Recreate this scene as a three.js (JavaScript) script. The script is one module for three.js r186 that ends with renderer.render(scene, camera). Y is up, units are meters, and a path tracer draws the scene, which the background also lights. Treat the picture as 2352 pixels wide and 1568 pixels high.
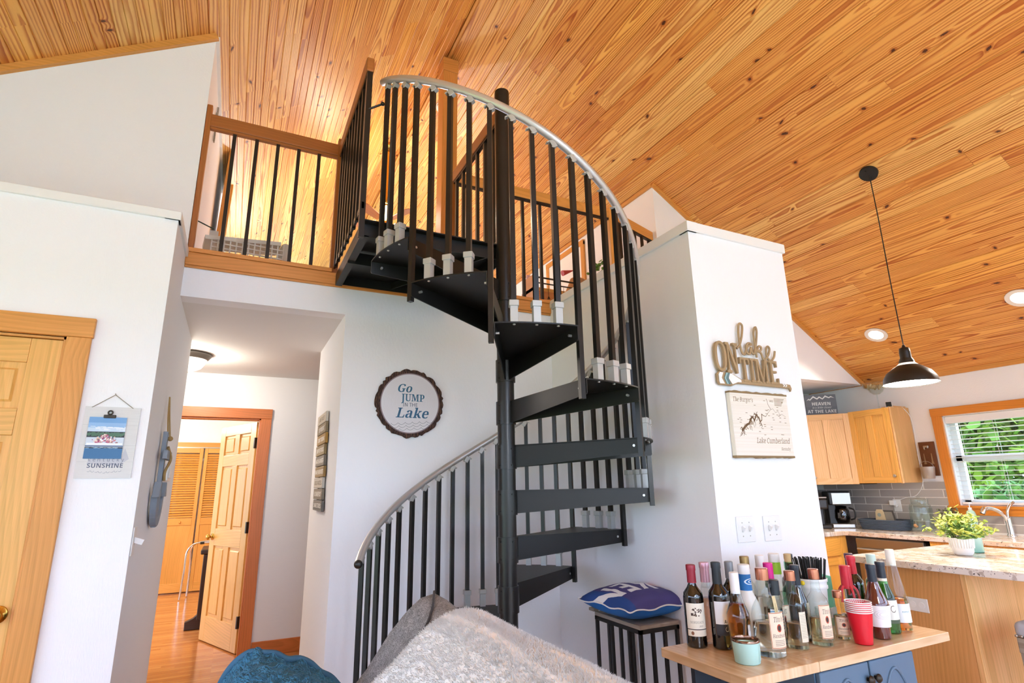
import * as THREE from 'three';
import { RoundedBoxGeometry } from 'three/addons/geometries/RoundedBoxGeometry.js';
import { mergeGeometries } from 'three/addons/utils/BufferGeometryUtils.js';
import { RectAreaLightUniformsLib } from 'three/addons/lights/RectAreaLightUniformsLib.js';
import { FontLoader } from 'three/addons/loaders/FontLoader.js';
import { TextGeometry } from 'three/addons/geometries/TextGeometry.js';

// ---------- camera, sky, exposure ----------
RectAreaLightUniformsLib.init();
const scene = new THREE.Scene();
const camera = new THREE.PerspectiveCamera(63.23, 2352 / 1568, 0.05, 300);
camera.position.set(0, 1.395, 0);
camera.rotation.order = 'YXZ';
camera.rotation.set(0.254096, -0.460175, -0.016827);
const renderer = new THREE.WebGLRenderer({ antialias: true });
renderer.toneMapping = THREE.LinearToneMapping;
renderer.toneMappingExposure = 1.69;
renderer.shadowMap.enabled = true;
scene.background = new THREE.Color().setRGB(0.77, 0.98, 1.40);   // bright, evenly hazy daylight
scene.backgroundIntensity = 3.0;

// ---------- helpers ----------
let seed = 12345;
const rnd = () => { seed = (seed * 1664525 + 1013904223) >>> 0; return seed / 4294967296; };
const rr = (a, b) => a + (b - a) * rnd();
const used = new Map();
function numbered(n) { const k = used.get(n) || 0; used.set(n, k + 1); return k ? n + '_' + String(k).padStart(3, '0') : n; }
function tag(o, label, category, group) { o.userData.label = label; o.userData.category = category; if (group) o.userData.group = group; return o; }
function mesh(name, geo, mat, parent) {
  const m = new THREE.Mesh(Array.isArray(geo) ? merge(geo) : geo, mat);
  m.castShadow = m.receiveShadow = true; m.name = parent ? name : numbered(name);
  (parent || scene).add(m); return m;
}
function merge(list) {
  return mergeGeometries(list.map((g) => { const q = g.index ? g.toNonIndexed() : g; for (const k of Object.keys(q.attributes)) if (!['position', 'normal', 'uv'].includes(k)) q.deleteAttribute(k); return q; }));
}
function thing(name, label, category, p = [0, 0, 0], turn = 0, group) {
  const g = new THREE.Group(); g.name = numbered(name); scene.add(g); g.position.set(...p); g.rotation.y = turn;
  return tag(g, label, category, group);
}
function struct(name, geo, mat, label) { const m = mesh(name, geo, mat); m.userData.kind = 'structure'; if (label) m.userData.label = label; return m; }
function dup(o, p, turn, label, group) {
  const c = o.clone(); c.name = numbered(o.name.replace(/_\d{3}$/, '')); c.userData = { ...o.userData }; scene.add(c);
  c.position.set(...p); c.rotation.y = turn; if (label) c.userData.label = label; if (group) c.userData.group = group; return c;
}
const box = (x0, x1, y0, y1, z0, z1) => new THREE.BoxGeometry(Math.abs(x1 - x0), Math.abs(y1 - y0), Math.abs(z1 - z0)).translate((x0 + x1) / 2, (y0 + y1) / 2, (z0 + z1) / 2);
const rbox = (x0, x1, y0, y1, z0, z1, r = 0.004, s = 1) => new RoundedBoxGeometry(Math.abs(x1 - x0), Math.abs(y1 - y0), Math.abs(z1 - z0), s, Math.min(r, Math.abs(x1 - x0) / 2.01, Math.abs(y1 - y0) / 2.01, Math.abs(z1 - z0) / 2.01)).translate((x0 + x1) / 2, (y0 + y1) / 2, (z0 + z1) / 2);
const cyl = (r0, r1, y0, y1, x = 0, z = 0, n = 24, open = false) => new THREE.CylinderGeometry(r1, r0, y1 - y0, n, 1, open).translate(x, (y0 + y1) / 2, z);
const lathe = (pts, n = 32) => new THREE.LatheGeometry(pts.map(([r, y]) => new THREE.Vector2(Math.max(r, 0.00001), y)), n);
const V3 = (a) => new THREE.Vector3(...a);
const tube = (pts, r, n = 40, k = 8, closed = false) => new THREE.TubeGeometry(new THREE.CatmullRomCurve3(pts.map(V3), closed, 'centripetal'), n, r, k, closed);
function bar(a, b, r, k = 8) { const A = V3(a), B = V3(b), d = B.clone().sub(A); const g = new THREE.CylinderGeometry(r, r, d.length(), k); g.applyQuaternion(new THREE.Quaternion().setFromUnitVectors(new THREE.Vector3(0, 1, 0), d.normalize())); return g.translate((a[0] + b[0]) / 2, (a[1] + b[1]) / 2, (a[2] + b[2]) / 2); }
// a bar of rectangular section w (horizontal) x h between two points
function beam(a, b, w, h) {
  const A = V3(a), B = V3(b), d = B.clone().sub(A), L = d.length(); d.normalize();
  const side = new THREE.Vector3().crossVectors(new THREE.Vector3(0, 1, 0), d); if (side.lengthSq() < 1e-6) side.set(1, 0, 0); side.normalize();
  const up = new THREE.Vector3().crossVectors(d, side);
  const g = new THREE.BoxGeometry(w, h, L); g.applyMatrix4(new THREE.Matrix4().makeBasis(side, up, d)); return g.translate((a[0] + b[0]) / 2, (a[1] + b[1]) / 2, (a[2] + b[2]) / 2);
}
function prism(pts, depth, bevel = 0) { // 2-D outline in x, y extruded along +z
  const s = new THREE.Shape(pts.map(([x, y]) => new THREE.Vector2(x, y)));
  return new THREE.ExtrudeGeometry(s, { depth, bevelEnabled: bevel > 0, bevelSize: bevel, bevelThickness: bevel, bevelSegments: 1 });
}
// uv in metres, u along the grain axis
function grainUV(g, axis, ou = 0, ov = 0, s = 1) {
  const p = g.attributes.position, n = g.attributes.normal, uv = new Float32Array(p.count * 2), ax = 'xyz'.indexOf(axis);
  for (let i = 0; i < p.count; i++) {
    const P = [p.getX(i), p.getY(i), p.getZ(i)], N = [Math.abs(n.getX(i)), Math.abs(n.getY(i)), Math.abs(n.getZ(i))];
    const oth = [0, 1, 2].filter((k) => k !== ax); const v = N[oth[0]] > N[oth[1]] ? P[oth[1]] : P[oth[0]];
    uv[i * 2] = P[ax] * s + ou; uv[i * 2 + 1] = v * s + ov;
  }
  g.setAttribute('uv', new THREE.BufferAttribute(uv, 2)); return g;
}
const wood = (g, axis, s = 1) => grainUV(g, axis, rnd() * 7, rnd() * 7, s);

// noise
const perm = new Uint8Array(512); { const p = [...Array(256).keys()]; for (let i = 255; i > 0; i--) { const j = Math.floor(rnd() * (i + 1)); [p[i], p[j]] = [p[j], p[i]]; } for (let i = 0; i < 512; i++) perm[i] = p[i & 255]; }
const fade = (t) => t * t * (3 - 2 * t);
function vn(x, y) { const X = Math.floor(x), Y = Math.floor(y), u = fade(x - X), v = fade(y - Y), h = (i, j) => perm[(perm[i & 255] + j) & 511 & 255] / 255; const a = h(X, Y), b = h(X + 1, Y), c = h(X, Y + 1), d = h(X + 1, Y + 1); return (a + (b - a) * u) * (1 - v) + (c + (d - c) * u) * v; }
const fbm = (x, y, o = 4) => { let s = 0, a = 0.5, t = 0; for (let i = 0; i < o; i++) { s += a * vn(x, y); t += a; x = x * 2.03 + 17; y = y * 2.03 + 5; a *= 0.5; } return s / t; };
const smooth = (a, b, x) => { const t = Math.min(1, Math.max(0, (x - a) / (b - a))); return t * t * (3 - 2 * t); };
function dataTex(w, h, f, srgb = true, wrap = THREE.RepeatWrapping) {
  const d = new Uint8Array(w * h * 4);
  for (let y = 0; y < h; y++) for (let x = 0; x < w; x++) { const c = f(x, y); const i = (y * w + x) * 4; d[i] = c[0]; d[i + 1] = c[1]; d[i + 2] = c[2]; d[i + 3] = 255; }
  const t = new THREE.DataTexture(d, w, h); t.magFilter = THREE.LinearFilter; t.minFilter = THREE.LinearMipmapLinearFilter; t.generateMipmaps = true; t.wrapS = t.wrapT = wrap; if (srgb) t.colorSpace = THREE.SRGBColorSpace; t.needsUpdate = true; return t;
}
const mixc = (a, b, t) => [a[0] + (b[0] - a[0]) * t, a[1] + (b[1] - a[1]) * t, a[2] + (b[2] - a[2]) * t];
function canvasTex(w, h, draw) { const c = document.createElement('canvas'); c.width = w; c.height = h; const g = c.getContext('2d'); draw(g, w, h); const t = new THREE.CanvasTexture(c); t.colorSpace = THREE.SRGBColorSpace; return t; }

// ---------- wood textures ----------
// sixteen knotty pine boards stacked in one sheet; each row is one board 3.2 m long and 0.127 m wide
const STRIPS = 16, BL = 3.2, BW = 0.127;
function pineSheet(light, dark, knotc) {
  const W = 2048, H = 2048, rows = H / STRIPS, P = [];
  for (let s = 0; s < STRIPS; s++) {
    const kn = []; const n = [0, 1, 1, 2, 2, 3, 4, 5][s % 8];
    for (let k = 0; k < n; k++) kn.push([rr(0.1, BL - 0.1), rr(-0.055, 0.055), rr(0.008, 0.026), rr(0.006, 0.013), rr(-0.4, 0.4)]);
    P.push({ cy: rr(-0.05, 0.05), d0: rr(0.012, 0.05), sp: rr(0.009, 0.0175), o: s * 31.7, kn, con: rr(1.0, 1.6), tone: rr(-0.08, 0.08) });
  }
  return dataTex(W, H, (x, y) => {
    const s = Math.floor(y / rows), p = P[s], u = (x / W) * BL, v = ((y % rows) / rows - 0.5) * BW;
    const cy = p.cy + (vn(u * 0.55 + p.o, 3.3) - 0.5) * 0.07 + (vn(u * 2.2 + p.o, 9.1) - 0.5) * 0.012;
    let d = p.d0 + (vn(u * 0.8 + p.o, 21.3) - 0.5) * 0.075 + (vn(u * 3.1 + p.o, 27.7) - 0.5) * 0.012, bump = 0, kd = 9;
    for (const k of p.kn) {
      const du = u - k[0], dv = v - k[1] - du * k[4]; const q = Math.hypot(du / k[2], dv / k[3]);
      if (q < 7) { bump += Math.exp(-q * q / 7) * 0.011; kd = Math.min(kd, q + (vn(u * 260, v * 260 + s) - 0.5) * 0.5); }
    }
    let r = Math.sqrt((v - cy) * (v - cy) + d * d) + bump + (vn(u * 7 + p.o, v * 70) - 0.5) * 0.0024 + (vn(u * 40, v * 300) - 0.5) * 0.0007;
    const f = r / p.sp, t = f - Math.floor(f);
    let g = smooth(0.25, 0.86, t) * (1 - smooth(0.88, 1.0, t));
    g *= p.con * (0.45 + 0.75 * vn(Math.floor(f) * 3.7 + s * 11, u * 0.9));
    const fine = (vn(u * 55 + p.o, v * 1700) - 0.5) * 0.16 + (fbm(u * 3 + p.o, v * 22, 3) - 0.5) * 0.30 + p.tone;
    let c = mixc(light, dark, Math.min(1, Math.max(0, g * 0.78 + fine)));
    if (kd < 2.4) { c = mixc(c, dark, 0.75 * (1 - smooth(1.0, 2.4, kd))); c = mixc(c, knotc, 0.92 * (1 - smooth(0.75, 1.1, kd))); }
    return c;
  });
}
const pineTex = pineSheet([245, 199, 120], [184, 108, 43], [74, 37, 18]);
// wide even grain, near white: tinted by each material
const veneerTex = (() => dataTex(1024, 1024, (x, y) => {
  const u = x / 1024, v = y / 1024 - 0.5;
  const d = 0.05 + 0.14 * vn(u * 1.7, 4.2), cy = (vn(u * 0.7, 1.5) - 0.5) * 0.2;
  const r = Math.sqrt((v - cy) ** 2 + d * d) + (vn(u * 3, v * 26) - 0.5) * 0.006; const f = r / 0.019, t = f - Math.floor(f);
  const g = smooth(0.1, 0.85, t) * (1 - smooth(0.88, 1, t)) * (0.3 + 0.7 * vn(Math.floor(f) * 2.3, u * 1.3)), k = 1 - g * 0.075 - (vn(u * 6, v * 420) - 0.5) * 0.05 - (vn(u * 14, v * 900) - 0.5) * 0.04 - (fbm(u * 1.6, v * 9) - 0.5) * 0.16;
  const c = Math.min(1, k * 0.97); return [255 * Math.min(1, c + 0.02), 252 * c, 250 * c * c];
}, true, THREE.MirroredRepeatWrapping))();
const oakTopTex = dataTex(1024, 512, (x, y) => {   // laminate strips of the cart top
  const u = x / 1024 * 1.2, v = y / 512 * 0.6, lane = Math.floor(v / 0.05), j = Math.floor((u + lane * 0.37) / 0.45), t = vn(lane * 7.1, j * 3.3);
  const s = vn(u * 14 + lane * 9, v * 260) * 0.5 + vn(u * 5, v * 90 + lane) * 0.5; return mixc([232, 205, 168], [190, 146, 100], Math.min(1, 0.35 * t + 0.75 * Math.max(0, s - 0.28)));
}, true, THREE.MirroredRepeatWrapping);
const greyWoodTex = dataTex(512, 512, (x, y) => { const s = fbm(x / 90, y / 9, 4), k = fbm(x / 40, y / 30, 3); return mixc([196, 186, 172], [112, 98, 84], Math.min(1, Math.max(0, s * 1.1 - 0.1 + (k - 0.5) * 0.5))); }, true, THREE.MirroredRepeatWrapping);
const floorTex = dataTex(1024, 1024, (x, y) => {  // 2.4 m x 1.14 m of narrow oak strip floor
  const u = x / 1024 * 2.4, row = Math.floor(y / 1024 * 20), fr = y / 1024 * 20 - row, j = Math.floor((u + vn(row * 5.1, 1) * 2) / 0.8), t = vn(row * 3.7, j * 9.1);
  const s = vn(u * 9 + row * 13, fr * 9 + row) * 0.6 + vn(u * 30, fr * 30 + row * 3) * 0.4; let c = mixc([222, 156, 92], [176, 104, 52], Math.min(1, t * 0.6 + s * 0.5)); if (fr < 0.04) c = mixc(c, [96, 50, 22], 0.7); return c;
});
const graniteTex = dataTex(1024, 1024, (x, y) => {
  const a = fbm(x / 160 + 3, y / 60 + fbm(x / 90, y / 90) * 2, 5), s = vn(x / 5, y / 5), q = fbm(x / 26, y / 26, 3); let c = mixc([238, 232, 226], [222, 198, 172], smooth(0.42, 0.66, a));
  c = mixc(c, [168, 150, 136], smooth(0.60, 0.74, q) * 0.6); if (s > 0.84 && q > 0.46) c = mixc(c, [66, 58, 56], 0.75); return c;
});
const weaveTex = dataTex(512, 512, (x, y) => { const s = vn(x / 2.3, y / 1.4), k = fbm(x / 30, y / 30, 3), h = vn(x / 9, y / 1.2); const b = 122 + 90 * (s - 0.4) + 34 * (k - 0.5) + 46 * (h - 0.5); return [b * 0.98, b * 0.985, b * 1.01]; });
const pileBump = dataTex(512, 512, (x, y) => { const b = 255 * (0.55 * vn(x / 3, y / 5) + 0.3 * vn(x / 1.6, y / 2.2) + 0.15 * fbm(x / 30, y / 30)); return [b, b, b]; }, false);
const quiltBump = dataTex(512, 512, (x, y) => { const b = 255 * (0.6 * Math.abs(fbm(x / 26, y / 15, 3) - 0.5) * 2.4 + 0.4 * vn(x / 4, y / 4)); return [b, b, b]; }, false);
const wallBump = dataTex(512, 512, (x, y) => { const b = 255 * fbm(x / 7, y / 7, 3); return [b, b, b]; }, false); wallBump.repeat.set(2, 2);
const barkTex = dataTex(512, 512, (x, y) => mixc([170, 158, 150], [92, 80, 74], smooth(0.3, 0.7, fbm(x / 14, y / 70, 4))));

// ---------- materials ----------
const S = (color, roughness = 0.6, o = {}) => new THREE.MeshStandardMaterial({ color, roughness, ...o });
const PHY = (o) => new THREE.MeshPhysicalMaterial(o);
const M = {
  wall: S('#f7f7f8', 0.85), trimWhite: S('#f1f1ee', 0.5), ceilWhite: S('#ecebe8', 0.9),
  pineTrim: S('#d9944a', 0.45, { map: veneerTex }), railWood: S('#a8672f', 0.42, { map: veneerTex }), casing: S('#e0a052', 0.4, { map: veneerTex }), casingRed: S('#d98040', 0.4, { map: veneerTex }),
  doorPine: S('#efbb6c', 0.33, { map: veneerTex }), louver: S('#e0a04e', 0.4, { map: veneerTex }),
  cabMaple: S('#f1b85c', 0.38, { map: veneerTex }), cabPale: S('#f3c68c', 0.38, { map: veneerTex }), islandVeneer: S('#d8a468', 0.5, { map: veneerTex }), cabSide: S('#dcae74', 0.5, { map: veneerTex }),
  floor: S('#ffffff', 0.16, { map: floorTex }), granite: S('#ffffff', 0.12, { map: graniteTex }),
  steel: S('#1c1b1a', 0.42, { metalness: 0.35 }), steelTube: S('#2a2826', 0.30, { metalness: 0.5 }), shoe: S('#b3b2ae', 0.4, { metalness: 0.2 }), bolt: S('#c8c8c4', 0.3, { metalness: 0.8 }),
  railSilver: S('#c6c2be', 0.34, { metalness: 0.55 }), chrome: S('#dcdcda', 0.12, { metalness: 1 }), nickel: S('#b9b2a8', 0.28, { metalness: 0.9 }), brass: S('#c8a04c', 0.2, { metalness: 1 }), bronze: S('#3b332b', 0.4, { metalness: 0.6 }),
  black: S('#141414', 0.4), blackMatt: S('#181818', 0.7), white: S('#f4f4f2', 0.45), plastic: S('#efefec', 0.35), greyPlastic: S('#c9c4bb', 0.5),
  cartTop: S('#ffffff', 0.2, { map: oakTopTex }), cartBlue: S('#566f86', 0.42), cartDark: S('#26303c', 0.5), greyWood: S('#ffffff', 0.6, { map: greyWoodTex }),
  sofa: S('#ffffff', 0.95, { map: weaveTex }), fleece: S('#f8f8f8', 1, { bumpMap: pileBump, bumpScale: 0.0004 }), blueQuilt: S('#3a7da2', 0.9, { bumpMap: quiltBump, bumpScale: 0.02 }),
  tile: [S('#b3aca5', 0.22), S('#b0a9a1', 0.22), S('#a49e99', 0.22)], grout: S('#e2ded8', 0.8), stainless: S('#8f8579', 0.3, { metalness: 0.9 }),
  pane: PHY({ color: '#ffffff', roughness: 0, transmission: 1, thickness: 0, ior: 1.45 }),
  glass: PHY({ color: '#f7fbfa', roughness: 0.02, transmission: 1, thickness: 0, ior: 1.45 }),
  greenGlass: PHY({ color: '#8fc48a', roughness: 0.02, transmission: 1, thickness: 0, ior: 1.45 }), mintGlass: PHY({ color: '#bfe8d4', roughness: 0.05, transmission: 1, thickness: 0, ior: 1.45 }), oliveGlass: PHY({ color: '#a8a060', roughness: 0.02, transmission: 1, thickness: 0, ior: 1.45 }),
  darkGlass: PHY({ color: '#0b0a0a', roughness: 0.04, clearcoat: 1, clearcoatRoughness: 0.02 }),
  lampGlow: S('#fff6e8', 0.5, { emissive: '#fff0d8', emissiveIntensity: 4 }),
  lawn: S('#8ea64a', 1), leafA: S('#6f9a3c', 0.8), leafB: S('#4f7f3a', 0.8), leafC: S('#9dbb4e', 0.8), bark: S('#ffffff', 1, { map: barkTex }),
};
for (const k of ['wall', 'ceilWhite']) { M[k].bumpMap = wallBump; M[k].bumpScale = 0.0006; }

// ---------- the shell ----------
const RX = 1.452, RY = 5.32, SL = 0.6175, SR = 0.6437, XW = -3.3, XE = 6.03, ZF = 4.6, ZB = -10.0, ZM = -3.444, HC = 2.453;
const roofL = (x) => RY - SL * (RX - x), roofR = (x) => RY - SR * (x - RX), roof = (x) => (x < RX ? roofL(x) : roofR(x));
function holed(pts, holes, depth) {
  const s = new THREE.Shape(pts.map((p) => new THREE.Vector2(...p)));
  for (const h of holes) s.holes.push(new THREE.Path(h.map((p) => new THREE.Vector2(...p))));
  return new THREE.ExtrudeGeometry(s, { depth, bevelEnabled: false });
}
const rect = (a0, a1, b0, b1) => [[a0, b0], [a1, b0], [a1, b1], [a0, b1]];
const TOX = new THREE.Matrix4().makeBasis(new THREE.Vector3(0, 0, -1), new THREE.Vector3(0, 1, 0), new THREE.Vector3(1, 0, 0));
const wallX = (x, t, z0, z1, y0, y1, holes = []) => holed(rect(-z1, -z0, y0, y1), holes.map((h) => rect(-h[1], -h[0], h[2], h[3])), t).applyMatrix4(TOX).translate(x, 0, 0);

const fl = new THREE.BoxGeometry(XE - XW + 0.4, 0.2, ZF - ZB + 0.4).translate((XE + XW) / 2, -0.1, (ZF + ZB) / 2); grainUV(fl, 'x', 0, 0, 1); { const u = fl.attributes.uv; for (let i = 0; i < u.count; i++) u.setXY(i, u.getX(i) / 2.4, u.getY(i) / 1.14); }
struct('floor', fl, M.floor, 'glossy narrow-strip oak floor');

// outer walls; openings other than the kitchen window are unseen, sized for their daylight
const WKIT = [-2.95, -1.70, 1.15, 1.97];
struct('wall_east', wallX(XE, 0.18, ZB, ZF, 0, 2.55, [WKIT, [-0.2, 1.5, 0.9, 2.1], [1.9, 4.2, 0.25, 2.1]]), M.wall, 'white kitchen wall with the window');
struct('wall_west', wallX(XW - 0.18, 0.18, ZB, ZF, 0, 2.55, [[-2.6, 0.9, 0.15, 2.3], [1.2, 4.3, 0.15, 2.3], [-9.5, -6.3, 0.4, 2.25]]), M.wall);
const gable = [[XW - 0.18, 0], [XE + 0.18, 0], [XE + 0.18, 2.4], [RX, RY + 0.1], [XW - 0.18, 2.4]];
const lowWin = [[-2.9, -0.95], [-0.7, 1.35], [1.6, 3.6], [3.85, 5.75]].map(([a, b]) => rect(a, b, 0.12, 2.2));
const hiWin = [[[-2.7, 2.36], [-1.05, 2.36], [-1.05, 3.6], [-2.7, 2.58]], [[-0.95, 2.36], [0.2, 2.36], [0.2, 4.37], [-0.95, 3.66]], [[0.3, 2.36], [1.40, 2.36], [1.40, 5.1], [0.3, 4.43]], [[1.50, 2.36], [2.65, 2.36], [2.65, 4.37], [1.50, 5.1]], [[2.75, 2.36], [3.95, 2.36], [3.95, 3.54], [2.75, 4.3]], [[4.05, 2.36], [5.5, 2.36], [5.5, 2.56], [4.05, 3.47]]];
struct('wall_front', holed(gable, [...lowWin, ...hiWin], 0.18).translate(0, 0, ZF), M.wall);
const loftWin = [[-0.25, 2.9], [3.15, 2.9], [3.15, 4.0], [1.452, 5.05], [-0.25, 4.05]];
struct('wall_back', holed(gable, [loftWin], 0.18).translate(0, 0, ZB - 0.18), M.wall);
let wn = 1;
function unseenGableWindow(poly, z) {   // frame and pane of an unseen front or back gable opening
  const f = [], n = poly.length; for (let i = 0; i < n; i++) { const a = poly[i], b = poly[(i + 1) % n]; f.push(beam([a[0], a[1], z], [b[0], b[1], z], 0.1, 0.07)); }
  const w = struct('window_' + ++wn, f, M.trimWhite); const s = new THREE.Shape(poly.map((p) => new THREE.Vector2(...p))); mesh('pane', new THREE.ShapeGeometry(s).translate(0, 0, z), M.pane, w);
  const xs = poly.map((p) => p[0]), xm = (Math.min(...xs) + Math.max(...xs)) / 2, ys = poly.map((p) => p[1]); if (poly === loftWin || ys[2] < 2.3) mesh('mullion', box(xm - 0.03, xm + 0.03, Math.min(...ys), Math.max(...ys), z - 0.03, z + 0.03), M.trimWhite, w);
}
for (const p of [...lowWin, ...hiWin]) unseenGableWindow(p, ZF + 0.09);
unseenGableWindow(loftWin, ZB - 0.09);
function unseenSideWindow(x, [z0, z1, y0, y1]) {  // unseen east and west windows, sized for the daylight they let in
  const zm = (z0 + z1) / 2, f = [box(x - 0.05, x + 0.05, y0, y0 + 0.06, z0, z1), box(x - 0.05, x + 0.05, y1 - 0.06, y1, z0, z1), box(x - 0.05, x + 0.05, y0, y1, z0, z0 + 0.06), box(x - 0.05, x + 0.05, y0, y1, z1 - 0.06, z1), box(x - 0.04, x + 0.04, y0, y1, zm - 0.03, zm + 0.03)];
  const w = struct('window_' + ++wn, f, M.trimWhite); mesh('pane', new THREE.PlaneGeometry(z1 - z0, y1 - y0).rotateY(Math.PI / 2).translate(x, (y0 + y1) / 2, zm), M.pane, w);
}
for (const h of [[-0.2, 1.5, 0.9, 2.1], [1.9, 4.2, 0.25, 2.1]]) unseenSideWindow(XE + 0.1, h);
for (const h of [[-2.6, 0.9, 0.15, 2.3], [1.2, 4.3, 0.15, 2.3], [-9.5, -6.3, 0.4, 2.25]]) unseenSideWindow(XW - 0.1, h);

// pine ceiling: two slopes of grooved boards under a roof slab
function plankGeo(w, L, strip, uo, mid = 0.8) {
  const q = w / BW, g = 0.0055, pr = [[0, 0.018], [0, g], [0.0045, 0], [0.0605 * q, 0], [0.0635 * q, g * mid], [0.0665 * q, 0], [w - 0.0045, 0], [w, g], [w, 0.018]];
  const pos = [], nor = [], uv = [], U = (z) => uo + z / BL, Vv = (x) => (strip + 0.03 + 0.94 * Math.min(1, Math.max(0, x / BW))) / STRIPS;
  for (let i = 0; i < pr.length - 1; i++) {
    const [xa, ya] = pr[i], [xb, yb] = pr[i + 1]; let nx = yb - ya, ny = -(xb - xa); const l = Math.hypot(nx, ny); nx /= l; ny /= l;
    for (const [x, y, z] of [[xa, ya, 0], [xb, yb, 0], [xb, yb, L], [xa, ya, 0], [xb, yb, L], [xa, ya, L]]) { pos.push(x, y, z); nor.push(nx, ny, 0); uv.push(U(z), Vv(x)); }
  }
  for (const [z, s] of [[0, -1], [L, 1]]) for (const [a, b, c, d] of [[0, w, 0.002, 0.018]]) for (const [x, y] of [[a, c], [b, c], [b, d], [a, c], [b, d], [a, d]]) { pos.push(x, y, z); nor.push(0, 0, s); uv.push(U(z), Vv(x)); }
  const o = new THREE.BufferGeometry(); o.setAttribute('position', new THREE.Float32BufferAttribute(pos, 3)); o.setAttribute('normal', new THREE.Float32BufferAttribute(nor, 3)); o.setAttribute('uv', new THREE.Float32BufferAttribute(uv, 2)); return o;
}
const plankMats = ['#fff6ea', '#f8e2c6', '#ffffff', '#eccca6', '#f6e0c8', '#ffecc4', '#efd3b6', '#fff8ee'].map((c) => S(c, 0.42, { map: pineTex }));
function pineSlope(name, dir, ang, len, label) {
  const c = struct(name, new THREE.BoxGeometry(len + 0.3, 0.16, ZF - ZB + 0.4).translate(dir * (len / 2 + 0.1), 0.1, (ZF + ZB) / 2), S('#c98b4a', 0.6), label);
  c.position.set(RX, RY, 0); c.rotation.z = -dir * ang;
  const zEnd = 1.2; let row = 0;
  for (let x = 0.015; x < len - 0.02; x += BW, row++) {
    const w = Math.min(BW, len - x); let z = ZB + 0.01 - rr(0, 2.2);
    while (z < zEnd) {
      const L = rr(2.1, 3.1), z0 = Math.max(z, ZB + 0.005), z1 = Math.min(z + L, zEnd); z += L; if (z1 - z0 < 0.05) continue;
      const m = mesh('plank', plankGeo(w - 0.0006, z1 - z0 - 0.0012, Math.floor(rnd() * STRIPS), rnd(), dir < 0 ? 0.9 : 0.3), plankMats[Math.floor(rnd() * plankMats.length)], c);
      if (dir < 0) { m.position.set(-x, 0, z1); m.rotation.y = Math.PI; } else m.position.set(x, 0, z0);
    }
  }
  return c;
}
const aL = Math.atan(SL), aR = Math.atan(SR);
pineSlope('ceiling_left', -1, aL, (RX - XW) / Math.cos(aL), 'knotty pine boarded ceiling slope left of the ridge');
pineSlope('ceiling_right', 1, aR, (XE - RX) / Math.cos(aR), 'knotty pine boarded ceiling slope right of the ridge');
struct('trim_1', wood(new THREE.CylinderGeometry(0.016, 0.016, ZF - ZB, 6).rotateX(Math.PI / 2).translate(RX, RY - 0.022, (ZF + ZB) / 2), 'z'), M.casing, 'thin pine batten along the ceiling ridge');

// closet block beside the hall, its cap, and the wall above it
const ZC = -2.94, XH = -0.357;
const DOORX0 = -1.46, DOORX1 = -0.70;
struct('wall_closet', [box(XW, DOORX0, 0, 2.69, ZC - 0.12, ZC), box(DOORX1, XH, 0, 2.69, ZC - 0.12, ZC), box(DOORX0, DOORX1, 2.05, 2.69, ZC - 0.12, ZC), box(XW, DOORX1, 0, 2.69, ZM - 0.1, ZM), box(XW, XH - 0.06, 2.65, 2.688, ZM, ZC - 0.12)], M.wall, 'white wall of the closet with the pine door');
struct('wall_hall_left', box(XH - 0.12, XH, 0, 2.69, -4.51, ZC - 0.12), M.wall);
struct('trim_2', [rbox(XW, XH + 0.012, 2.678, 2.722, ZC - 0.06, ZC + 0.014), rbox(XH - 0.06, XH + 0.013, 2.678, 2.722, ZM, ZC + 0.013)], M.trimWhite, 'white cap along the top of the closet wall');
const upper = (pts, z, t) => prism(pts, t).translate(0, 0, z - t);
struct('wall_upper_left', upper([[XW, 2.66], [XH, 2.66], [XH, roofL(XH) - 0.02], [XW, roofL(XW)]], ZM, 0.12), M.wall, 'white gable wall above the closet');
struct('wall_loft_left', upper([[XH - 0.12, 2.66], [XH, 2.66], [XH, roofL(XH)], [XH - 0.12, roofL(XH - 0.12)]], ZM - 0.12, 6.45), M.wall);
{ const a = [XW, roofL(XW) - 0.02, ZM + 0.014], b = [XH + 0.005, roofL(XH) - 0.02, ZM + 0.014]; struct('trim_3', wood(beam(a, b, 0.028, 0.04), 'x'), M.casing, 'pine moulding along the top of the gable wall'); }
struct('trim_4', box(XH, XH + 0.018, roofL(XH) - 0.045, roofL(XH) - 0.005, ZB, ZM), M.trimWhite);

// main wall with hall opening, hall, cross hall, bedroom
const HX = 0.543, XS = 2.03, ZH = -5.78, DX0 = -0.58, DX1 = 0.196;
struct('wall_main', [box(XH, HX, HC, 2.70, ZM - 0.12, ZM), box(HX, XS, 0, 2.70, ZM - 0.12, ZM)], M.wall, 'white wall behind the spiral stair');
struct('wall_hall_right', box(HX, HX + 0.12, 0, HC, -4.545, ZM - 0.12), M.wall);
struct('wall_hall_back', [box(XW, DX0, 0, HC, ZH - 0.12, ZH), box(DX1, XE, 0, HC, ZH - 0.12, ZH), box(DX0, DX1, 2.045, HC, ZH - 0.12, ZH)], M.wall, 'white back wall of the hall with the bedroom door');
struct('wall_hall_end', [box(2.4, 2.5, 0, HC, ZH, ZM - 0.12), box(-2.5, -2.4, 0, HC, ZH, ZM - 0.1)], M.wall);
struct('ceiling_hall', [box(XW, XS, HC, HC + 0.06, ZB, ZM - 0.12), box(XS, 3.36, HC, HC + 0.06, ZB, -4.34)], M.ceilWhite, 'flat white hall ceiling');
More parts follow.
